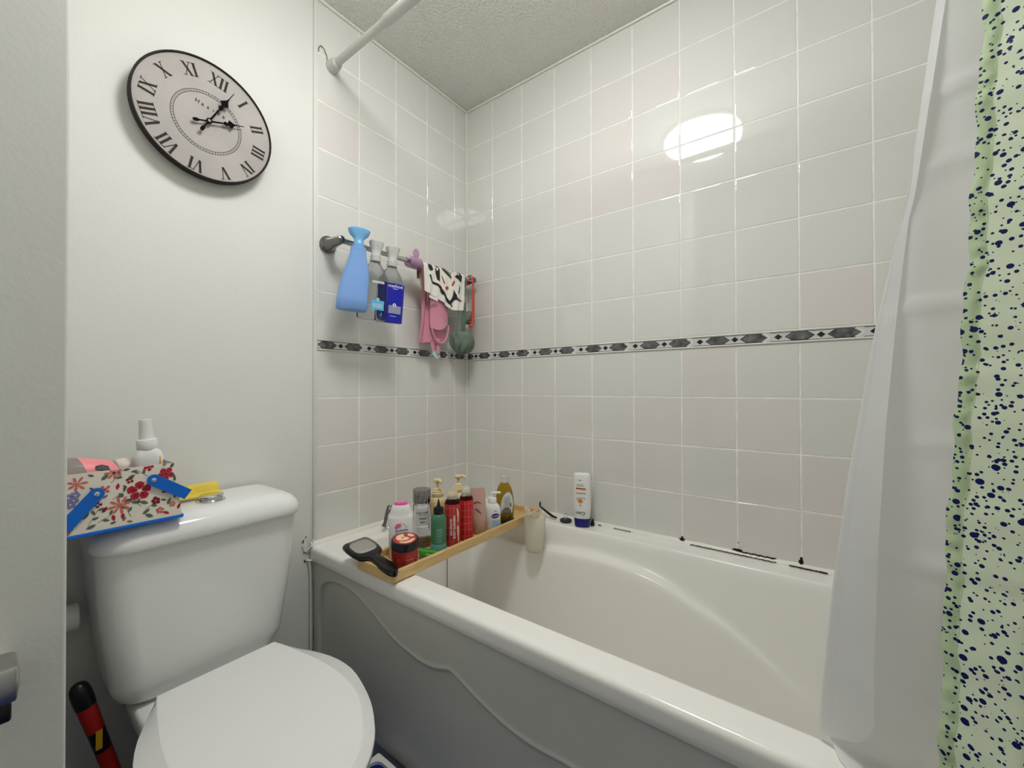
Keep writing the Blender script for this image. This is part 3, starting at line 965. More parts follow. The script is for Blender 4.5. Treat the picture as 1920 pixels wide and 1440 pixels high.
# hair claw clip gripping the bar
t = T('hair_claw', 'translucent purple claw hair clip gripping the towel rail', 'hair clip', (.075, -.362, 1.488))
for s_ in (1, -1):
    g = G()
    def jaw(u, v):
        a = R(75 - 150 * v)
        return (s_ * (.006 + .013 * cos(a)), -.027 + .054 * u, .003 + .017 * sin(a) - .004)
    g.sheet(jaw, 14, 10, th=.0016)
    for k in range(8):
        y = -.025 + .0071 * k
        g.tube([(s_ * .009, y, -.016), (s_ * .004, y, -.021), (-s_ * .001, y, -.024)], [.0016, .0014, .0006], 6)
    g.build('jaw', 'purple_clear', t)
g = G()
for_ = [(.0135 * cos(2 * PI * k / 28), .018 * sin(2 * PI * k / 28)) for k in range(28)]
g.loft([[(.008 + dx + .10 * max(0, q * z), .004 + y * q, .030 + z * q) for y, z in for_] for dx, q in ((0, .86), (.0006, 1), (.0022, 1), (.0028, .86))])
g.tube([(.008, .004, .003), (.009, .004, .018)], [.007, .008], 12, flat=.4)
g.build('grip', 'purple_clear', t)

t = T('hair_ribbon', 'dusky mauve ribbon hanging from the rail beside the patterned cloth', 'ribbon', (.075, -.329, 1.497))
g = G()
def rib(u, v):
    s_ = v * .25 - .05
    if s_ < .0: a = R(90 + 90 * s_ / -.05 * .0 + (-s_) * 1800); 
    L = [(0, -.0105, -.06), (.22, -.0115, -.008), (.30, -.006, .0015), (.36, .004, .0015), (.44, .0115, -.006), (.6, .0125, -.05), (.8, .013, -.085), (1, .0135, -.118)]
    return (interp([(a, b) for a, b, c in L], v), -.008 + .011 * u + .004 * v * v, interp([(a, c) for a, b, c in L], v))
g.sheet(rib, 3, 40, th=.0008)
g.build('ribbon_band', 'mauve', t)

# patterned face cloth over the bar
t = T('face_cloth', 'white cloth with black and red print draped over the towel rail', 'cloth', (.075, -.215, 1.4975))
YA, YB_ = -.327, -.105
BOT = [(0, .112), (.12, .120), (.22, .124), (.40, .138), (.55, .153), (.68, .163), (.80, .162), (1, .155)]
def clothf(u, s_):
    """front face of the cloth: u along the rail, s_ 0 at the bar to 1 at the lower edge"""
    d = interp(BOT, u) * s_
    wv = .003 * sin(u * 17 + 1) * s_ + .002 * sin(u * 37 + s_ * 4) * s_
    a = min(d / .0115, PI / 2)
    x = .0118 * sin(a) + wv + .001
    z = -.0105 + .0118 * cos(a) - max(0, d - .0115 * PI / 2)
    y = YA + (YB_ - YA) * u + .006 * s_ * (1 - 2 * u)
    return Vector((x, y + .215, z - .0005))
def clothb(u, s_):
    d = .09 * s_
    a = min(d / .0115, PI / 2)
    return Vector((-.0118 * sin(a) - .001, YA + (YB_ - YA) * u + .215, -.011 + .0118 * cos(a) - max(0, d - .0115 * PI / 2)))
g = G()
g.sheet(lambda u, v: clothf(u, 1 - v / .62) if v < .62 else clothb(u, (v - .62) / .38), 50, 70, th=.0014)
g.build('cloth_sheet', 'cloth_white', t, ang=80)
def cl_pix(p):
    u = (p[0] - 355) / 475
    top = 215 + 145 * u
    bot = interp([(0, 560), (.12, 570), (.22, 590), (.40, 650), (.55, 710), (.68, 770), (.8, 768), (1, 755)], u)
    return u, (p[1] - top) / (bot - top)
def prnt(g, pts, mi):
    pts = [cl_pix(p) for p in pts]
    out = []
    for i in range(len(pts)):
        a, b = pts[i], pts[(i + 1) % len(pts)]
        for k in range(4):
            out.append((a[0] + (b[0] - a[0]) * k / 4, a[1] + (b[1] - a[1]) * k / 4))
    def P3(u, s_):
        u = max(.01, min(.99, u)); s_ = max(.03, min(.99, s_))
        q = clothf(u, s_); return q + Vector((.0016, -.0002, .0006))
    cu_ = sum(p[0] for p in out) / len(out); cs = sum(p[1] for p in out) / len(out)
    n = len(out)
    g.add([P3(*p) for p in out] + [P3(cu_, cs)], [(i, (i + 1) % n, n) for i in range(n)], mi, True)
g = G()
for pts in ([(402, 250), (440, 268), (456, 320), (425, 332), (405, 300)], [(478, 270), (512, 262), (526, 330), (524, 445), (498, 425), (482, 350)],
            [(742, 340), (792, 400), (782, 468), (745, 430), (703, 400), (735, 375)], [(690, 548), (725, 600), (735, 640), (700, 665), (650, 670), (680, 615)], [(725, 628), (806, 662), (780, 668), (715, 655)], [(650, 655), (700, 655), (665, 700), (640, 690)],
            [(760, 490), (772, 525), (757, 592), (744, 580), (757, 530)],
            [(412, 368), (430, 372), (448, 440), (430, 430)], [(430, 430), (448, 440), (512, 470), (505, 492), (450, 465)], [(505, 470), (540, 495), (560, 540), (540, 545), (505, 495)], [(535, 520), (560, 535), (612, 610), (590, 620), (545, 560)], [(585, 590), (612, 610), (655, 680), (640, 700), (600, 640)], [(640, 690), (655, 690), (682, 735), (670, 738)],
            [(520, 530), (535, 540), (560, 590), (548, 585)], [(660, 315), (672, 320), (690, 352), (680, 350)], [(722, 330), (780, 368), (775, 376), (728, 345)]):
    prnt(g, pts, 0)
for k in range(7):
    x, y = 548 + 16 * k, 288 + 16 * k
    prnt(g, [(x, y), (x + 9, y - 3), (x + 22, y + 42), (x + 12, y + 40)], 0)
    prnt(g, [(x + 4, y + 25), (x + 50, y + 5), (x + 50, y + 12), (x + 6, y + 33)], 0) if k < 5 else None
for pts in ([(588, 506), (628, 498), (636, 530), (602, 538)], [(690, 443), (706, 462), (680, 508), (662, 495)], [(545, 385), (556, 392), (588, 468), (574, 470)], [(484, 268), (506, 268), (510, 300), (490, 300)]):
    prnt(g, pts, 1)
g.build('print', ['ink_black', 'ink_red'], t, ang=80)
g = G()
g.sheet(lambda u, v: Vector((.0145 + .001 * u, -.300 + .215 + .042 * u, -.117 - .011 * v - .008 * u)), 4, 2, th=.0006)
g.build('care_tag', 'ink_white', t)

# pink cloth mitt under it
t = T('pink_mitt', 'pink towelling mitt with a loop hanging under the white printed cloth', 'mitt', (.057, -.26, 1.487))
g = G()
def pk(u, v):
    z = -.085 - .20 * v if u < .999 else -.085 - .20 * v
    y0 = interp([(0, -.300), (.5, -.305), (1, -.319)], v); y1 = interp([(0, -.272), (1, -.262)], v)
    return Vector((-.012 + .006 * sin(u * 6 + v * 2), y0 + (y1 - y0) * u + .26, z + .006 * u * v))
g.sheet(pk, 10, 24, th=.006)
def pk2(u, v):
    z = -.060 - (sinterp([(0, .165), (.3, .172), (.6, .166), (.85, .152), (1, .142)], u)) * v
    y0, y1 = -.272, interp([(0, -.182), (1, -.186)], v)
    return Vector((.004 + .012 * sin(PI * u) + .002 * sin(v * 7), y0 + (y1 - y0) * u + .26, z))
g.sheet(pk2, 14, 24, th=.006)
def pk3(u, v):
    return Vector((-.004, -.272 + .26 + .085 * u, -.06 - .205 * v - .02 * sin(PI * u) * v))
g.sheet(pk3, 12, 12, th=.004)
g.build('mitt_body', 'cloth_pink', t, ang=70)
g = G()
n = 26
g.tube([(.008 + .004 * sin(PI * k / n), -.268 + .26 + .0445 * (1 - cos(PI * k / n)), -.205 - .075 * sin(PI * k / n) * (1 if True else 0)) for k in range(n + 1)], .0042, 10)
g.build('loop', 'cloth_pink', t)
t = T('cleaning_tassel', 'small brush with teal and white bristles dangling below the pink mitt', 'brush', (.05, -.235, 1.225))
g = G()
g.sheet(lambda u, v: Vector((.004 * sin(u * 3), -.028 + .018 * u + .010 * v, .0 - .05 * v)), 4, 10, th=.003)
g.sheet(lambda u, v: Vector((.008 + .003 * sin(u * 3), .000 + .016 * u, .0 - .058 * v)), 4, 10, th=.003)
g.build('strap', 'cloth_pink', t)
for mi, mt in enumerate(('teal_bristle', 'ink_white')):
    g = G()
    for k in range(11):
        if k % 2 == mi:
            y = -.018 + .0036 * k
            g.tube([(.003, y * .7, -.046), (.004, y, -.064), (.004, y * 1.25 + .003, -.082 + .02 * abs(k - 6) / 6)], [.0022, .0026, .0020], 6)
    g.build('bristles', mt, t)

# loofah
t = T('bath_puff', 'grey green mesh bath puff hanging at the corner end of the rail', 'bath puff', (.062, -.098, 1.487))
def puff(cx, cy, cz, r, sq, seed):
    g = G()
    nu, nv = 64, 40
    rings = []
    for j in range(nv + 1):
        th_ = PI * (j + .001) / (nv + .002)
        ring = []
        for i in range(nu):
            ph = 2 * PI * i / nu
            p2 = ph + .55 * sin(ph + seed) + .40 * sin(2.3 * th_ + seed)
            q = r * (.72 + .28 * sm(th_ / 1.2)) * (.80 + .15 * abs(sin(2 * p2 + .9 * th_)) ** .7 + .12 * abs(sin(3 * p2 - 1.7 * th_ + 1)) ** .7)
            ring.append((cx + q * sin(th_) * cos(ph) * .8, cy + q * sin(th_) * sin(ph), cz + q * cos(th_) * sq))
        rings.append(ring)
    g.loft(rings)
    return g
puff(.012, -.008, -.262, .055, 1.0, 1.0).build('mesh_ball', 'loofah', t, ang=80)
puff(.0, .040, -.155, .026, 1.2, 2.3).build('mesh_tuft', 'loofah', t, ang=80)
g = G()
g.sheet(lambda u, v: Vector((.014 + .006 * sin(u * 5), -.035 + .034 * u - .006 * v, -.110 - .115 * v)), 8, 14, th=.004)
g.sheet(lambda u, v: Vector((.006 + .006 * sin(u * 5 + 1), -.008 + .03 * u - .006 * v, -.10 - .12 * v)), 8, 14, th=.004)
g.build('mesh_tail', 'loofah', t, ang=80)
g = G(); g.tube([(.004, -.01, -.12), (.026, -.004, -.06), (.0265, 0, -.008), (.013, 0, .0135), (.002, 0, .004), (.0, 0, -.06), (.0, .01, -.13)], .002, 8); g.build('cord', 'loofah', t)

# red comb
t = T('comb', 'red plastic shower comb hooked on the right end of the rail', 'comb', (.075, -.062, 1.498))
g = G()
n = 18
hook = [(-.014, 0, -.030)] + [(-.014 * cos(PI * k / n), 0, -.008 + .014 * sin(PI * k / n)) for k in range(n + 1)]
bar_ = hook + [(.016, .001, -.03), (.017, .002, -.09), (.017, .002, -.15), (.017, .000, -.19), (.017, -.004, -.205), (.017, -.012, -.211), (.017, -.024, -.213)]
g.tube(bar_, [.0042] * (n + 2) + [.0048, .0066, .0072, .0072, .0066, .006, .005], 12, flat=.7)
g.build('handle', 'comb_red', t)
g = G()
for k in range(4):
    g.tube([(.017, .0, -.165 - .012 * k), (.017, -.024, -.168 - .012 * k)], [.0022, .0012], 8)
g.build('teeth', 'comb_red', t)

# ---------------------------------------------------------------- cistern top: floral caddy and its contents
bk = T('caddy', 'floral printed tin caddy with blue handles overhanging the toilet cistern', 'caddy', (.128, -1.1725, .771))
YR0, YR1, HT = .1025, .0895, .112         # right end at base and at the top, height
XF0, XF1 = .078, .072
g = G()
wall = .0012
def cring(z, inset):
    t = z / HT
    hx, hy = XF0 + (XF1 - XF0) * t - inset, YR0 + (YR1 - YR0) * t - inset
    return rrect(0, 0, z, hx, hy, .004, 3)
g.loft([cring(.004, 0), cring(HT, 0), cring(HT, wall), cring(.0052, wall)])
def fr(a, b, o=.0006):
    b = min(max(b, .007), HT - .0006)
    e = YR0 + (YR1 - YR0) * b / HT - .001
    return (XF0 + (XF1 - XF0) * b / HT + o, max(-e, min(e, a - .0225)), b)
sd = lambda a, b, o=.0006: (a, YR0 + (YR1 - YR0) * min(b, HT - .0006) / HT + o, min(b, HT - .0006))
frnd = random.Random(11)
def petal(r0, r1, w, a):
    pts = [(r0, 0), (r0 + (r1 - r0) * .35, w * .75), (r0 + (r1 - r0) * .75, w), (r1, w * .35), (r1, -w * .35), (r0 + (r1 - r0) * .75, -w), (r0 + (r1 - r0) * .35, -w * .75)]
    return [(x * cos(a) - y * sin(a), x * sin(a) + y * cos(a)) for x, y in pts]
def flower(fn, x, y, r, n, mi, mc, rot=0, fat=.42):
    for k in range(n):
        onmap(g, shape(petal(r * .12, r * (.9 + .2 * frnd.random()), r * fat, rot + 2 * PI * k / n)), lambda a, b: fn(a, b, .0006 + .00006 * (k % 3)), mi, at=(x, y))
    onmap(g, disc(r * .2, seg=9), lambda a, b: fn(a, b, .0010), mc, at=(x, y))
def leafp(fn, x, y, L, a, mi=5):
    onmap(g, shape([(0, 0), (L * .3, L * .2), (L * .65, L * .2), (L, 0), (L * .65, -L * .2), (L * .3, -L * .2)]), lambda p, q: fn(p, q, .0005), mi, rot=a, at=(x, y))
def sprig(fn, x, y, L, a, n=3):
    onmap(g, shape([(0, -.0004), (L, -.0003), (L, .0003), (0, .0004)]), lambda p, q: fn(p, q, .0004), 6, rot=a, at=(x, y))
    for k in range(n):
        t = L * (.35 + .6 * k / max(1, n - 1))
        leafp(fn, x + t * cos(a), y + t * sin(a), .0105, a + (.8 if k % 2 else -.8))
MI = dict(red=1, dark=2, coral=3, lilac=4)
flower(fr, .058, .066, .0175, 5, 1, 0, .3)
flower(fr, .098, .092, .0125, 5, 1, 2, .9); flower(fr, -.075, .100, .016, 5, 1, 2, .2); flower(fr, -.062, .103, .012, 5, 2, 3, .2)
for a_, b_ in ((-.036, .072), (-.030, .066), (-.042, .064), (-.034, .060), (-.047, .071), (-.028, .075), (-.05, .058)):
    flower(fr, a_, b_, .0066, 5, 4, 0, a_ * 90, .45)
flower(fr, .022, .106, .0125, 7, 3, 2, .4, .17); flower(fr, -.026, .094, .013, 7, 3, 3, .1, .15); flower(fr, .030, .045, .017, 8, 3, 3, .2, .13)
flower(fr, -.042, .018, .012, 6, 3, 2, .0, .4); flower(fr, -.052, .014, .008, 5, 1, 3, .5)
flower(fr, .082, .042, .0075, 5, 2, 3, .5); flower(fr, .010, .078, .0085, 4, 3, 1, .7, .3); flower(fr, .072, .109, .0075, 4, 1, 2, .2)
for x, y, a in ((.005, .095, .8), (.040, .090, .6), (.045, .048, -.3), (.058, .046, -.5), (-.105, .098, -.4), (-.085, .043, .5), (-.02, .030, .9), (.062, .020, .7), (.10, .030, 1.2), (-.07, .026, 2.4), (.09, .056, .2), (.105, .102, 1.0), (-.015, .012, .4), (.078, .012, 2.6)):
    leafp(fr, x, y, .0145, a)
for x, y, a in ((.066, .030, .5), (-.012, .018, 1.1), (.018, .088, .9), (-.10, .03, .9), (.085, .085, -.9), (.045, .02, 1.9), (.09, .10, 1.3), (-.055, .04, 2.5)):
    sprig(fr, x, y, .028, a)
for x, y, a in ((.036, .062, 2.6), (.040, .074, 2.2), (.076, .074, .4), (.048, .052, 3.6), (.006, .062, .6), (-.012, .050, 2.0), (.016, .014, .2), (.048, .010, 2.8), (.112, .040, 1.7), (.112, .075, 1.5), (-.004, .104, 2.7), (.050, .104, -.6), (.034, .014, 1.2), (-.010, .085, -.8)):
    leafp(fr, x, y, .0095, a, 5 if frnd.random() < .7 else 6)
for x, y, a in ((.02, .058, .6), (.060, .036, 2.2), (.098, .066, .8), (.0, .020, .5), (.070, .092, 2.4)):
    sprig(fr, x, y, .020, a, 2)
for x, y, r, n in ((.088, .022, .0065, 5), (.108, .030, .0055, 5), (.000, .052, .006, 4), (.044, .088, .006, 4)):
    flower(fr, x, y, r, n, 1 + n % 3, 0, x * 60, .4)
for k in range(5):
    a = .3 + 2 * PI * k / 5
    onmap(g, shape(petal(.004, .013, .0018, a)), lambda p, q: fr(p, q, .0009), 2, at=(.058, .066))
for x, y, a in ((-.098, .012, 1.4), (-.108, .062, .1), (.10, .055, -.2), (.006, .036, 1.0), (.026, .074, 1.4), (.116, .018, 1.2), (.103, .012, 2.6), (-.09, .048, 2.3), (.020, .030, -1.4), (.034, .030, -1.6)):
    leafp(fr, x, y, .0125, a, 1 if frnd.random() < .6 else 2)
flower(sd, .03, .06, .015, 5, 1, 0); flower(sd, -.03, .075, .012, 7, 3, 2, .2, .2); leafp(sd, .0, .03, .015, .5); sprig(sd, -.02, .03, .03, .8)
g.build('tin_body', ['tin_cream', 'flower_red', 'flower_dark', 'flower_coral', 'flower_lilac', 'leaf', 'stem'], bk)
g = G()
g.loft([rrect(0, 0, z, XF0 + d, YR0 + d, .005, 3) for z, d in ((0, .0005), (.0, .0015), (.004, .002), (.006, .001), (.006, -.002))])
g.build('base', 'tin_blue', bk)['label'] = 'blue rolled base edge'
def strap(piv, ang, side):
    """flat blue U-strap: front arm, cross bar, back arm, hanging from a pivot near the rim"""
    g = G()
    L = .066
    for xf, s_ in ((XF0 + .0005, 1), (-XF0 - .003, -1)):
        a0, b0 = piv
        d = (cos(ang), sin(ang)); nrm = (-sin(ang), cos(ang))
        w = .0105
        outl = [(-w * cos(a) * 1.0, w * sin(a)) for a in [PI / 2 * (-1 + 2 * k / 10) for k in range(11)]]
        outl = [(x, y) for x, y in outl] + [(L, w), (L, -w)]
        pts = [(a0 + x * d[0] + y * nrm[0], b0 + x * d[1] + y * nrm[1]) for x, y in outl]
        n = len(pts)
        lo = [(xf, a, b) for a, b in pts]; hi = [(xf + .0022, a, b) for a, b in pts]
        g.add(lo + hi, [tuple(range(n))[::-1], tuple(range(n, 2 * n))] + [(i, (i + 1) % n, n + (i + 1) % n, n + i) for i in range(n)], 0, False)
    e = (piv[0] + L * cos(ang), piv[1] + L * sin(ang))
    nr = (-sin(ang), cos(ang)); w = .0105
    q = [(e[0] + k * nr[0] * w + t * cos(ang), e[1] + k * nr[1] * w + t * sin(ang)) for k, t in ((-1, 0), (1, 0), (1, .0018), (-1, .0018))]
    g.add([(-XF0 - .003, a, b) for a, b in q] + [(XF0 + .0027, a, b) for a, b in q], [(0, 1, 5, 4), (1, 2, 6, 5), (2, 3, 7, 6), (3, 0, 4, 7), (0, 3, 2, 1), (4, 5, 6, 7)], 0, False)
    h = g.build('handle', 'tin_blue', bk)
    g = G()
    for xf in (XF0 + .0028,):
        g.loft([[(xf + x, piv[0] + r_ * cos(2 * PI * k / 16), piv[1] + r_ * sin(2 * PI * k / 16)) for k in range(16)] for r_, x in ((.0042, -.003), (.0040, .001), (.002, .002), (.0003, .0022))])
    g.build('rivet', 'chrome', h)
strap((.0555, .084), R(-36), 1)
strap((-.024, .073), R(-128), -1)

t = T('spray_bottle', 'white spray bottle with a yellow mark standing in the floral caddy', 'spray bottle', (.118, -1.0985, .7773), R(-10), ry=R(0), rx=R(4))
g = G()
g.loft([sering(0, 0, z, a, b, 3.4, 32) for z, a, b in ((0, .018, .0225), (.003, .020, .0245), (.098, .020, .0245), (.110, .0198, .0243), (.119, .0188, .0226), (.126, .0165, .0185), (.130, .0145, .0150))])
g.build('bottle_body', 'white_plastic', t, ang=50)
g = G(); g.lathe([(.0165, 0), (.0175, .002), (.0175, .020), (.0165, .022), (.0145, .023)], 28, z0=.128); g.build('collar', 'white_plastic', t)
g = G(); g.loft([sering(0, 0, z, a, a, 2, 28) for z, a in ((.150, .0130), (.152, .0128), (.182, .0105), (.187, .0108), (.192, .0102), (.1925, .006))]); g.build('spray_cap', 'white_plastic', t)
g = G()
for k in range(6):
    onmap(g, quad(.0072 - .0012 * k, .009, 4), sewrap(.020, .0245, 3.4, .068 + .008 * k, .0006), at=(.0162 + .0004 * k, 0))
g.build('mark', 'ink_yellow', t)['label'] = 'yellow mark'
g = G()
onmap(g, quad(.004, .007, 4), sewrap(.020, .0245, 2.6, .088, .0006), at=(-.014, 0)); g.build('lettering', 'ink_grey', t)

t = T('lotion_bottle', 'clear bottle with pink label and black cap lying in the floral caddy', 'bottle', (.135, -1.186, .868), 0, None)
g = G()
def ybody(prof, mi=0, n=2.2, tilt=0):
    g.loft([[(p[0], y, p[2] + tilt * y) for p in [(r_ * 1.0 * cos(2 * PI * k / 32), y, r_ * sin(2 * PI * k / 32)) for k in range(32)]] for y, r_ in prof], mi)
ybody([(.030, .020), (.026, .027), (.0, .0295), (-.030, .0295), (-.05, .026), (-.062, .017), (-.068, .012)], tilt=-.22)
g.build('bottle_body', 'clear_rose', t, ang=60)
g = G()
v, fc = [], []
for j, y in enumerate([.026, .018, .01, .0, -.012, -.022]):
    for k in range(13):
        a = R(-10 + 100 * k / 12); rr_ = .0302 if y < .02 else .0285
        v.append((rr_ * cos(a), y - (.016 * (k / 12 - .5)), rr_ * sin(a) - .22 * (y - .016 * (k / 12 - .5))))
for j in range(5):
    for k in range(12):
        fc.append((j * 13 + k, (j + 1) * 13 + k, (j + 1) * 13 + k + 1, j * 13 + k + 1))
g.add(v, fc); g.build('label', 'pink_label', t)['label'] = 'pink label'
g = G(); g.loft([[(.0312 * cos(a) , y, .0312 * sin(a) - .22 * y) for a, y in ((R(18), .008), (R(26), .014), (R(40), .012), (R(44), .003), (R(36), -.006), (R(24), -.006))], [(.0318 * cos(a), y, .0318 * sin(a) - .22 * y) for a, y in ((R(18), .008), (R(26), .014), (R(40), .012), (R(44), .003), (R(36), -.006), (R(24), -.006))]])
g.build('print', 'ink_black', t)
g = G(); ybody([(-.066, .0155), (-.070, .0165), (-.092, .0165), (-.095, .015)], tilt=-.22); g.build('bottle_cap', 'black_plastic', t)['label'] = 'black cap'

t = T('soap_bottle', 'pale rounded bottle lying at the back of the floral caddy', 'bottle', (.088, -1.128, .868))
g = G(); ybody([(.040, .008), (.036, .016), (.026, .0195), (-.012, .0205), (-.022, .019), (-.027, .014), (-.0285, .006)], tilt=-.05); g.build('bottle_body', 'brown_soft', t, ang=70)

t = T('sponge_cloth', 'folded yellow sponge cloth on the cistern behind the flush button', 'cloth', (.052, -1.015, .774))
g = G()
def spf(u, v):
    L = [(0, .030, .0015), (.12, .022, .0012), (.3, .010, .006), (.45, .004, .020), (.52, .0, .025), (.58, -.004, .024), (.8, -.008, .012), (1, -.012, .002)]
    return Vector((interp([(a, b) for a, b, c in L], v) + .002 * sin(u * 9), -.055 + .112 * u - .008 * v * u, interp([(a, c) for a, b, c in L], v) + .0015 * sin(u * 7 + v * 4)  + .001))
g.sheet(spf, 20, 30, th=-.0035)
g.build('cloth_sheet', 'sponge', t, ang=70)

# ---------------------------------------------------------------- bath end: tap, tray and its crowd of bottles
t = T('bath_tap', 'chrome bath tap with a curved lever behind the white lotion bottle', 'tap', (.058, -.445, .55))
g = G(); g.lathe([(.024, 0), (.024, .004), (.018, .008), (.015, .02), (.0155, .05), (.017, .056), (.012, .064), (.0005, .066)], 28); g.build('tap_body', 'chrome', t)
g = G(); g.tube([(.008, 0, .030), (.035, 0, .037), (.06, 0, .036), (.078, 0, .026), (.082, 0, .016)], [.010, .0095, .009, .009, .0095], 14); g.build('spout', 'chrome', t)
g = G(); g.tube([(.002, -.004, .064), (.010, -.016, .078), (.014, -.024, .070), (.016, -.034, .050), (.018, -.040, .030), (.018, -.046, .018)], [.007, .0085, .009, .007, .007, .009], 14, flat=.55); g.build('lever', 'gunmetal', t)

TX0, TX1, TY0, TY1, TZ = .258, .412, -.709, -.042, .5515
tray = T('bath_tray', 'long bamboo bath tray bridging the end of the bathtub', 'tray', ((TX0 + TX1) / 2, (TY0 + TY1) / 2, TZ))
hx, hy = (TX1 - TX0) / 2, (TY1 - TY0) / 2
g = G()
g.loft([rrect(0, 0, z, hx - i, hy - i, r_, 5) for z, i, r_ in ((.001, .002, .008), (.003, 0, .010), (.027, 0, .010), (.0285, .0015, .009), (.0285, .0095, .004), (.027, .011, .004), (.009, .011, .004))])
g.build('tray_body', 'bamboo', tray, ang=40)
for s_ in (-1, 1):
    g = G(); g.box(-hx + .012, hx - .012, s_ * (hy - .055) - .012, s_ * (hy - .055) + .012, -.0012, .001); g.build('foot', 'bamboo', tray)
TB = TZ + .0092            # where things stand

def bt(name, label, cat, x, y, d=0, group=None, z=TB, **k):
    return T(name, label, cat, (x, y, z), face(x, y, d), group, **k)

# white intimate-wash bottle, pink cap
t = bt('lotion_bottle', 'white lotion bottle with an oval pink cap on the bamboo tray', 'bottle', .311, -.6045, -8)
g = G()
FP = [(0, .014, .029), (.003, .0165, .0315), (.060, .0165, .0325), (.112, .0165, .0330), (.116, .0155, .0320), (.118, .0150, .0300), (.130, .0148, .0285), (.142, .0135, .0245), (.147, .0115, .0205)]
g.loft([sering(0, 0, z, a, b, 2.5, 36) for z, a, b in FP]); g.build('bottle_body', 'white_plastic', t, ang=40)
g = G(); g.loft([sering(0, 0, z, a, b, 2.2, 30) for z, a, b in ((.1465, .0105, .0185), (.151, .0115, .0185), (.1545, .0105, .0165), (.156, .007, .011))]); g.build('bottle_cap', 'pink_cap', t)['label'] = 'pink cap'
fm = lambda z0, o=.0006: sewrap(.0165, .0325, 2.5, z0, o)
g = G()
onmap(g, disc(.0075, .006), fm(.093), at=(-.004, 0)); onmap(g, disc(.0050), fm(.089, .0007), at=(-.009, 0)); g.build('print', 'pink_cap', t)
g = G()
for k in range(26):
    a = 2 * PI * k / 26
    if 1.7 < a < 2.9: continue
    onmap(g, shape([(0, 0), (.0022, .0012), (.0042, 0), (.0022, -.0012)]), fm(.079), rot=a + 1.2 * (-1) ** k, at=(.004 + .0145 * cos(a), .0185 * sin(a)))
g.build('print', 'flower_lilac', t)
g = G(); onmap(g, text('femfresh', .0088, .006), fm(.080, .0009), at=(.004, 0), rot=.12); g.build('lettering', 'ink_navy', t)

# clear bottle with mirror cap
t = bt('toner_bottle', 'clear cylindrical bottle with a tall mirror silver cap on the tray', 'bottle', .290, -.510, 4)
g = G(); g.lathe([(.0245, 0), (.0262, .003), (.0262, .118), (.024, .124), (.019, .127), (.019, .130)], 36); g.build('bottle_body', 'clear', t)
g = G(); g.lathe([(.0255, .130), (.0265, .1305), (.0265, .167), (.0255, .169), (.0005, .169)], 36); g.build('bottle_cap', 'mirror_cap', t)['label'] = 'silver mirror cap'
cm = lambda z0, o=.0006: cylmap(.0262, z0, o)
g = G(); onmap(g, quad(.040, .050, 12), cm(.092)); g.build('label', 'border_white', t)
g = G()
onmap(g, text('NEOM', .0112, 0, spacing=1.15), cm(.103, .0012)); onmap(g, quad(.022, .0009, 8), cm(.0965, .0012))
for k, w_ in enumerate((.022, .020, .0, .014, .012)):
    if w_: onmap(g, quad(w_, .0013, 6), cm(.089 - k * .0035, .0012))
g.build('lettering', 'ink_black', t)
g = G()
for k in range(9): onmap(g, quad(.036, .0011, 8), cm(.058 - .0045 * k, .0008))
g.build('lettering', 'ink_grey', t)

# two cream pump bottles
GP = 'cream pump bottles at the back of the tray'
def pump(x, y, label, d, sp):
    t = bt('pump_bottle', label, 'pump bottle', x, y, d, GP)
    g = G(); g.loft([sering(0, 0, z, a, a, 3.2, 32) for z, a in ((0, .022), (.003, .0245), (.118, .0245), (.128, .022), (.134, .017))]); g.build('bottle_body', 'cream', t, ang=45)
    g = G(); g.lathe([(.0175, .133), (.0185, .135), (.0185, .146), (.0165, .148), (.0165, .152), (.0125, .154), (.0125, .158), (.008, .160), (.005, .163), (.0042, .166), (.0042, .180)], 28); g.build('collar', 'cream', t)
    g = G(); g.lathe([(.0045, .174), (.011, .180), (.0125, .184), (.011, .188), (.0005, .190)], 28)
    g.tube([(0, 0, .184), (.014, 0, .186), (.024, 0, .1855), (.028, 0, .182)], [.006, .0055, .0042, .0035], 12)
    g.build('pump_head', 'cream', t)
    return t
pump(.293, -.449, 'cream pump bottle behind the green nozzle bottle', 20, 1)
pump(.305, -.370, 'cream pump bottle behind the two red cleanser bottles', 62, 1)

# red jar
t = bt('jar', 'slightly tilted red jar with black lid and peach artwork', 'jar', .362, -.632, 6, ry=R(8), z=TB + .005)
g = G(); g.lathe([(.029, 0), (.033, .002), (.0345, .006), (.0345, .044), (.0335, .048), (.0315, .049)], 40); g.build('jar_body', 'red_jar', t)
g = G(); g.lathe([(.0345, .0485), (.0358, .0495), (.0358, .0665), (.0345, .0695), (.0318, .0702), (.0005, .0702)], 40); g.build('lid', 'black_plastic', t)['label'] = 'black lid'
tp = lambda o: (lambda a, b: (a, b, .0702 + o))
g = G(); onmap(g, disc(.0308, seg=36), tp(.0004)); g.build('lid_art', 'red_label', t)
g = G()
for pts in ([(-.026, -.004), (-.020, -.018), (-.006, -.024), (.006, -.020), (.012, -.008), (.010, .006), (.002, .012), (-.006, .006), (-.010, -.004), (-.018, .0)], [(.014, -.018), (.022, -.014), (.027, .0), (.024, .013), (.014, .022), (.004, .026), (.006, .016), (.014, .008), (.017, -.004)], [(-.024, .010), (-.014, .008), (-.006, .014), (-.004, .024), (-.012, .025), (-.020, .019)]):
    onmap(g, shape(pts), tp(.0008))
g.build('lid_art', 'peach', t)
g = G(); onmap(g, disc(.003, .0018), tp(.0012), at=(-.002, -.006)); g.build('lid_art', 'ink_black', t)
g = G()
jm = lambda z0: cylmap(.0345, z0, .0006)
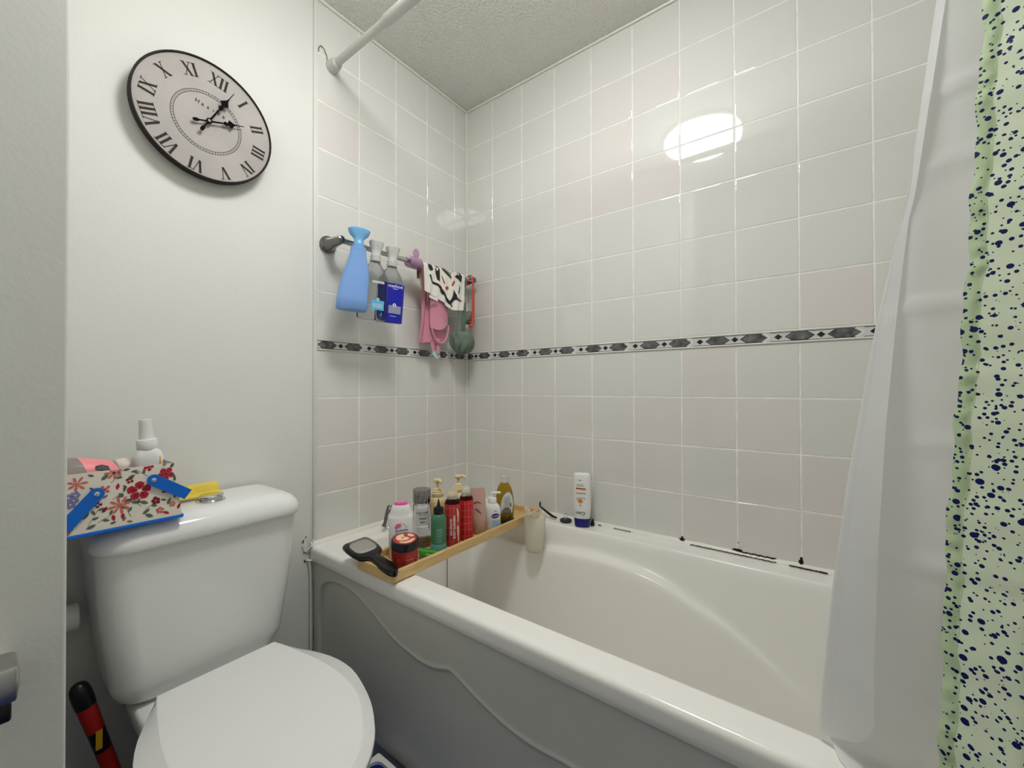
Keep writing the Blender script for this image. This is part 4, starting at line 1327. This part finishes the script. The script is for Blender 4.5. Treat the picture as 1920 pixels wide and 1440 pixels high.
onmap(g, ringvf(.0035, .001, 20), jm(.026), at=(-.020, 0)); onmap(g, quad(.022, .0018, 10), jm(.027), at=(.010, 0)); onmap(g, quad(.026, .0014, 10), jm(.020), at=(.010, 0))
g.build('lettering', 'line_pink', t)

# green nozzle bottle
t = bt('nozzle_bottle', 'green translucent bottle with a black pointed nozzle cap', 'bottle', .357, -.505, 0)
g = G(); g.lathe([(.020, 0), (.0225, .003), (.0225, .088), (.0215, .096), (.018, .1025), (.0135, .106), (.0135, .109)], 36); g.build('bottle_body', 'green_clear', t)
g = G(); g.lathe([(.0145, .106), (.0150, .1065), (.0150, .121), (.0135, .124), (.006, .127), (.0045, .131), (.0028, .140), (.0014, .148), (.0004, .1485)], 28); g.build('nozzle_cap', 'black_plastic', t)['label'] = 'black nozzle cap'
g = G(); g.lathe([(.0226, .001), (.0228, .002), (.0228, .022), (.0226, .0225)], 36, cap=False); g.build('liquid', 'aqua_liquid', t)
g = G()
nm = lambda z0: cylmap(.0225, z0, .0009)
for k in range(4): onmap(g, quad(.017, .0016, 6), nm(.066 - .006 * k), at=(.002, 0))
for k in range(3): onmap(g, disc(.0013, seg=8), nm(.042 - .006 * k), at=(-.008, 0)); onmap(g, quad(.012, .0015, 6), nm(.042 - .006 * k), at=(.002, 0))
g.build('lettering', 'teal_bristle', t)

# two red body cleanser bottles
def cleanser(x, y, label, d, r_, lab, full):
    t = bt('cleanser_bottle', label, 'bottle', x, y, d, 'red cleanser bottles')
    g = G(); g.lathe([(r_ - .002, 0), (r_, .003), (r_, .126), (r_ - .002, .132), (r_ * .68, .139), (r_ * .62, .141)], 36); g.build('bottle_body', 'clear', t)
    g = G(); g.lathe([(r_ * .62, .1395), (r_ * .66, .140), (r_ * .64, .160), (r_ * .58, .162), (.0005, .162)], 28); g.build('bottle_cap', 'frost', t)
    g = G(); g.lathe([(r_ + .0003, .002), (r_ + .0005, .003), (r_ + .0005, .124), (r_ + .0003, .1245)], 36, cap=False); g.build('label', lab, t)
    lm = lambda z0, o=.0008: cylmap(r_, z0, o)
    g = G()
    for k in range(6): onmap(g, quad(.055, .0006, 18), lm(.016 + .0195 * k))
    for a in (-.020, -.008, .004, .016): onmap(g, quad(.0006, .118, 1, 2), lm(.063), at=(a, 0))
    g.build('print', 'line_pink', t)
    return t, lm
t, lm = cleanser(.358, -.449, 'matte red cleanser bottle with white upright lettering', 0, .0232, 'red_label', True)
g = G()
onmap(g, text('ARA PEACHI', .0088, .018), lm(.058, .0013), rot=PI / 2, at=(-.004, 0)); onmap(g, text('BODY CLEANSER', .0088, .022), lm(.058, .0013), rot=PI / 2, at=(.0055, 0))
g.build('lettering', 'ink_white', t)
g = G()
onmap(g, shape([(.012, .05), (.017, .046), (.020, .034), (.019, .012), (.017, .006), (.0155, .012), (.014, .03)]), lm(.063, .0012)); onmap(g, shape([(.013, -.004), (.018, .0), (.021, -.014), (.021, -.05), (.018, -.058), (.016, -.04), (.014, -.02)]), lm(.063, .0012))
g.build('print', 'peach', t)
t, lm = cleanser(.362, -.393, 'brighter red cleanser bottle without lettering, next to the pink tube', 10, .0215, 'red_bright', False)

# rose coloured tube leaning
t = bt('squeeze_tube', 'dull pink crimped squeeze tube between red bottle and white pump bottle', 'tube', .358, -.326, -4, rx=R(4), z=TB + .0016)
g = G(); g.loft([sering(0, 0, z, a, b, 2.3, 32) for z, a, b in ((0, .016, .019), (.004, .019, .022), (.05, .018, .0255), (.09, .014, .027), (.118, .008, .0275), (.132, .0035, .0275), (.142, .0022, .0265), (.1445, .0016, .022))])
g.build('tube_body', 'rose_tube', t, ang=60)
g = G(); onmap(g, shape([(-.012, .0), (.0, .004), (.012, -.002), (.014, -.006), (.002, -.001), (-.011, -.004)]), lambda a, b: (.0125 + .0006 - (b) * .1, a, .100 + b)); onmap(g, shape([(-.010, .0), (.0, -.002), (.012, -.016), (.010, -.018), (-.002, -.007)]), lambda a, b: (.016 - b * .1, a, .082 + b)); g.build('crease_mark', 'mauve', t)

# white pump lotion
t = bt('pump_bottle', 'white pump lotion bottle with a dark blue oval badge on the tray', 'pump bottle', .366, -.270, 0)
g = G(); g.loft([sering(0, 0, z, a, b, 2.7, 36) for z, a, b in ((0, .016, .025), (.003, .0185, .0275), (.066, .0185, .0275), (.076, .0175, .0245), (.083, .0145, .0175), (.086, .0125, .0135))]); g.build('bottle_body', 'white_plastic', t, ang=45)
g = G(); g.lathe([(.0135, .0855), (.0145, .0865), (.0145, .103), (.0135, .1045), (.007, .1055), (.007, .1185)], 28); g.build('collar', 'white_plastic', t)
g = G(); g.loft([sering(.003, .006, z, a, b, 2.2, 24) for z, a, b in ((.1175, .006, .0095), (.1195, .0072, .0105), (.1225, .0065, .0095), (.1235, .003, .005))]); g.tube([(.002, .012, .1205), (.002, .022, .1205), (.002, .0285, .119)], [.0048, .0042, .0032], 12); g.build('pump_head', 'white_plastic', t)
wm = lambda z0, o=.0006: sewrap(.0185, .0275, 2.7, z0, o)
g = G(); onmap(g, disc(.0135, .0078, 28), wm(.047), at=(.010, 0), rot=.18); g.build('badge', 'ink_navy', t)['label'] = 'dark blue oval badge'
g = G(); onmap(g, text('Cetaphil', .0066, .004), wm(.047, .0013), at=(.010, 0), rot=.18); g.build('lettering', 'ink_white', t)
g = G(); onmap(g, quad(.025, .022, 8), wm(.022, .0006), at=(.012, 0)); g.build('label', 'ink_skyblue', t)
g = G(); onmap(g, disc(.002, seg=8), wm(.065), at=(.011, 0)); onmap(g, quad(.014, .0011, 6), wm(.061), at=(.011, 0)); g.build('lettering', 'stem', t)

# shower oil bottle
t = bt('oil_bottle', 'amber shower oil bottle with silver label and pale cap at the far end', 'bottle', .352, -.185, 6)
g = G()
OP = [(0, .014, .026), (.004, .0175, .0305), (.04, .0185, .0335), (.08, .0180, .0325), (.11, .0165, .0270), (.126, .0150, .0205), (.134, .0135, .0150), (.138, .0125, .0130)]
g.loft([sering(0, 0, z, a, b, 2.2, 36) for z, a, b in OP]); g.build('bottle_body', 'oil', t, ang=60)
g = G(); g.lathe([(.0128, .137), (.0136, .138), (.0132, .154), (.0122, .158), (.0005, .1585)], 28); g.build('bottle_cap', 'frost_head', t)
om = lambda z0, o=.0010: sewrap(.0185, .0335, 2.2, z0, o)
g = G()
LBL = [(-.018, -.030), (.026, -.030), (.029, .0), (.0275, .02), (.022, .036), (.013, .045), (.003, .042), (-.007, .029), (-.014, .008)]
g.add([om(.062)(a, b) for a, b in LBL] + [om(.062, .0015)(.008, .004)], [(i, (i + 1) % len(LBL), len(LBL)) for i in range(len(LBL))], 0, True)
g.build('label', 'label_silver', t)
g = G()
for k in range(8): onmap(g, quad(.024 - .001 * abs(k - 3), .0012, 6), om(.090 - .0052 * k, .0028), at=(.008, 0))
onmap(g, quad(.030, .012, 8), om(.040, .0026), at=(.006, 0)); g.build('lettering', 'ink_grey', t)

# black comb-like teeth in front of it, green sachet, black hair brush
t = bt('hair_comb', 'small black toothed comb lying in front of the amber oil bottle', 'comb', .383, -.212, 0)
g = G(); g.box(-.006, .003, -.020, .022, 0, .014, bev=.002); g.build('comb_back', 'dark_navy', t)
g = G()
for k in range(10): g.tube([(.0, -.018 + .0042 * k, .012), (.004, -.017 + .0044 * k, .026 + .004 * sin(k * 1.3)), (.007, -.015 + .0044 * k, .031 + .004 * sin(k * 1.3))], [.0016, .0013, .0006], 6)
g.build('teeth', 'black_plastic', t)
t = T('soap_box', 'small bright green carton tilted beside the green nozzle bottle', 'carton', (.372, -.560, TB + .0045), R(-32), rx=R(-14))
g = G(); g.box(-.013, .013, -.026, .026, 0, .016, bev=.002); g.build('carton_body', 'green_pack', t)
g = G(); g.box(-.009, -.002, -.024, .024, .0159, .0165); g.build('stripe', 'ink_green', t)
g = G(); onmap(g, quad(.020, .0022, 4), lambda a, b: (.0134, a, .0075 + b)); g.build('lettering', 'ink_white', t)

hb = T('hair_brush', 'black paddle hair brush with a grey bristle pad across the tray end', 'hair brush', (.262, -.683, .592))
d1 = Vector((.155, -.019, -.012))             # handle end minus head middle
ax = d1.normalized()
az = Vector((.10, -.10, 1)); az = (az - ax * az.dot(ax)).normalized()
ay = az.cross(ax)
def BR(a, b, c): return tuple(ax * a + ay * b + az * c)
g = G()
HBP = [(-.064, .033), (-.060, .0375), (-.034, .0395), (.0, .0385), (.026, .034), (.036, .025), (.044, .015), (.052, .0115), (.075, .0135), (.105, .0165), (.135, .0150), (.150, .010), (.156, .003)]
def outl(k, c, end=1):
    top = [(a, b * k) for a, b in HBP]
    pts = [BR(a, b, c) for a, b in top] + [BR(a, -b, c) for a, b in reversed(top)]
    return pts
g.loft([outl(.8, -.010), outl(.97, -.006), outl(1, 0), outl(.96, .005), outl(.80, .007)])
g.build('brush_body', 'black_plastic', hb, ang=60)
g = G()
def lift(a): return 0
def padp(k, c):
    out = []
    for t in [2 * PI * i / 32 for i in range(32)]:
        a = -.015 + .037 * k * math.copysign(abs(cos(t)) ** .6, cos(t))
        out.append(BR(a, .0295 * k * math.copysign(abs(sin(t)) ** .6, sin(t)), c + lift(a)))
    return out
g.loft([padp(1, .0066), padp(.97, .009), padp(.8, .0105), padp(.6, .011), padp(.4, .0112), padp(.2, .0114)])
pad = g.build('bristle_pad', 'brush_pad', hb, ang=60)
g = G()
for i in range(11):
    for j in range(8):
        a, b = -.047 + .0064 * i, -.0235 + .0067 * j
        g.tube([BR(a, b, .0105 + lift(a)), BR(a, b, .0175 + lift(a))], .0006, 5)
g.build('bristles', 'bristle', pad)

# frosted jug on the tray's edge
t = T('rinse_cup', 'frosted plastic rinse jug hooked over the far end of the tray', 'jug', (.4565, -.150, .470), R(-20))
g = G()
g.lathe([(.0005, 0), (.026, 0), (.030, .003), (.0345, .06), (.0395, .118), (.0405, .121), (.0395, .1215), (.038, .118), (.033, .06), (.0288, .005), (.0005, .0035)], 44, cap=False)
g.build('cup_body', 'frost', t, ang=50)
g = G()
g.tube([(-.038, .006, .108), (-.050, .008, .122), (-.062, .010, .123), (-.0665, .010, .115), (-.0665, .010, .1115)], [.008, .011, .012, .010, .006], 16)
g.build('handle', 'frost', t, ang=60)

# far rim: razor, plug, sun lotion
t = T('razor', 'black disposable razor lying from the tray corner onto the bath rim', 'razor', (.462, -.040, .5575))
g = G(); g.tube([(.018, -.001, .0015), (.0, 0, .004), (-.030, .008, .013), (-.055, .014, .022), (-.064, .016, .026)], [.004, .0056, .0052, .004, .003], 12, flat=.8); g.build('handle', 'black_plastic', t)
g = G(); g.tube([(-.064, .016, .024), (-.066, .018, .034), (-.0655, .019, .042)], [.004, .0045, .0035], 10, flat=.6); g.build('blade_head', 'black_plastic', t)
t = T('bath_plug', 'round dark rubber bath plug with a metal ring on the rim', 'plug', (.515, -.036, .5505))
g = G(); g.lathe([(.018, 0), (.0205, .002), (.0215, .007), (.019, .009), (.0005, .0095)], 32); g.build('plug_disc', 'black_rubber', t)
g = G(); g.tube([(.0065 * cos(R(a)), .0065 * sin(R(a)) * .3, .0200 + .0115 * sin(R(a))) for a in range(0, 361, 15)], .0009, 6); g.lathe([(.003, .009), (.0025, .0125), (.0005, .013)], 10); g.build('ring', 'steel', t)['label'] = 'metal pull ring'
t = T('sun_lotion_bottle', 'white sun lotion bottle standing on its dark blue cap on the far rim', 'bottle', (.585, -.0445, .5505), face(.585, -.0445, -4))
g = G()
SP = [(.030, .0155, .0265), (.034, .0165, .0275), (.06, .0185, .0305), (.10, .0195, .0325), (.14, .0185, .0325), (.170, .0155, .0305), (.180, .013, .0290), (.184, .011, .0265), (.1855, .009, .022)]
g.loft([sering(0, 0, z, a, b, 2.4, 40) for z, a, b in SP]); g.build('bottle_body', 'white_plastic', t, ang=50)
g = G(); g.loft([sering(0, 0, z, a, b, 2.4, 40) for z, a, b in ((0, .0135, .0235), (.003, .0155, .0260), (.027, .0165, .0272), (.030, .0160, .0268))]); g.build('bottle_cap', 'navy_cap', t, ang=50)['label'] = 'dark blue cap'
def lotmap(z0, o=.0007):
    def fn(a, b):
        z = z0 + b
        A = interp([(p[0], p[1]) for p in SP], z); B = interp([(p[0], p[2]) for p in SP], z)
        return (A * (1 - min(.99, abs(a) / B) ** 2.4) ** (1 / 2.4) + o, a, z)
    return fn
g = G(); onmap(g, text('Cien', .0175, .006), lotmap(.050), rot=PI, at=(-.005, 0)); onmap(g, quad(.010, .0016), lotmap(.163), at=(-.006, 0)); onmap(g, text('Sun', .006, .01), lotmap(.077), rot=PI, at=(-.005, 0)); g.build('lettering', 'ink_black', t)
g = G(); onmap(g, text('Sensitive', .0095, .008), lotmap(.118), rot=PI, at=(-.003, 0)); onmap(g, quad(.032, .0045, 8), lotmap(.1345), at=(-.004, 0)); g.build('lettering', 'ink_red', t)
g = G(); onmap(g, disc(.0085, .0075, 20), lotmap(.092), at=(-.005, 0)); onmap(g, quad(.018, .0040, 6), lotmap(.1325, .0010), at=(.006, 0)); g.build('print', 'ink_orange', t)
g = G(); onmap(g, quad(.024, .0012, 6), lotmap(.148), at=(-.005, 0)); onmap(g, quad(.024, .0012, 6), lotmap(.1435), at=(-.005, 0)); g.build('print', 'ink_green', t)
g = G()
v, fc = [], []
for k in range(15):
    a = R(20 + 160 * k / 14)
    for q in (1, .86): v.append(lotmap(.096, .001)(-.002 + .0165 * q * cos(a), .0085 * q * sin(a)))
for k in range(14): fc.append((2 * k, 2 * k + 2, 2 * k + 3, 2 * k + 1))
g.add(v, fc, 0, False); g.build('print', 'ink_grey', t)
t = T('bottle_stopper', 'tiny black stopper on the rim behind the white sun lotion bottle', 'stopper', (.612, -.019, .5575))
g = G(); g.lathe([(.006, -.006), (.0075, -.003), (.0065, .004), (.004, .012), (.003, .016), (.0005, .017)], 16); g.build('stopper_body', 'black_plastic', t)
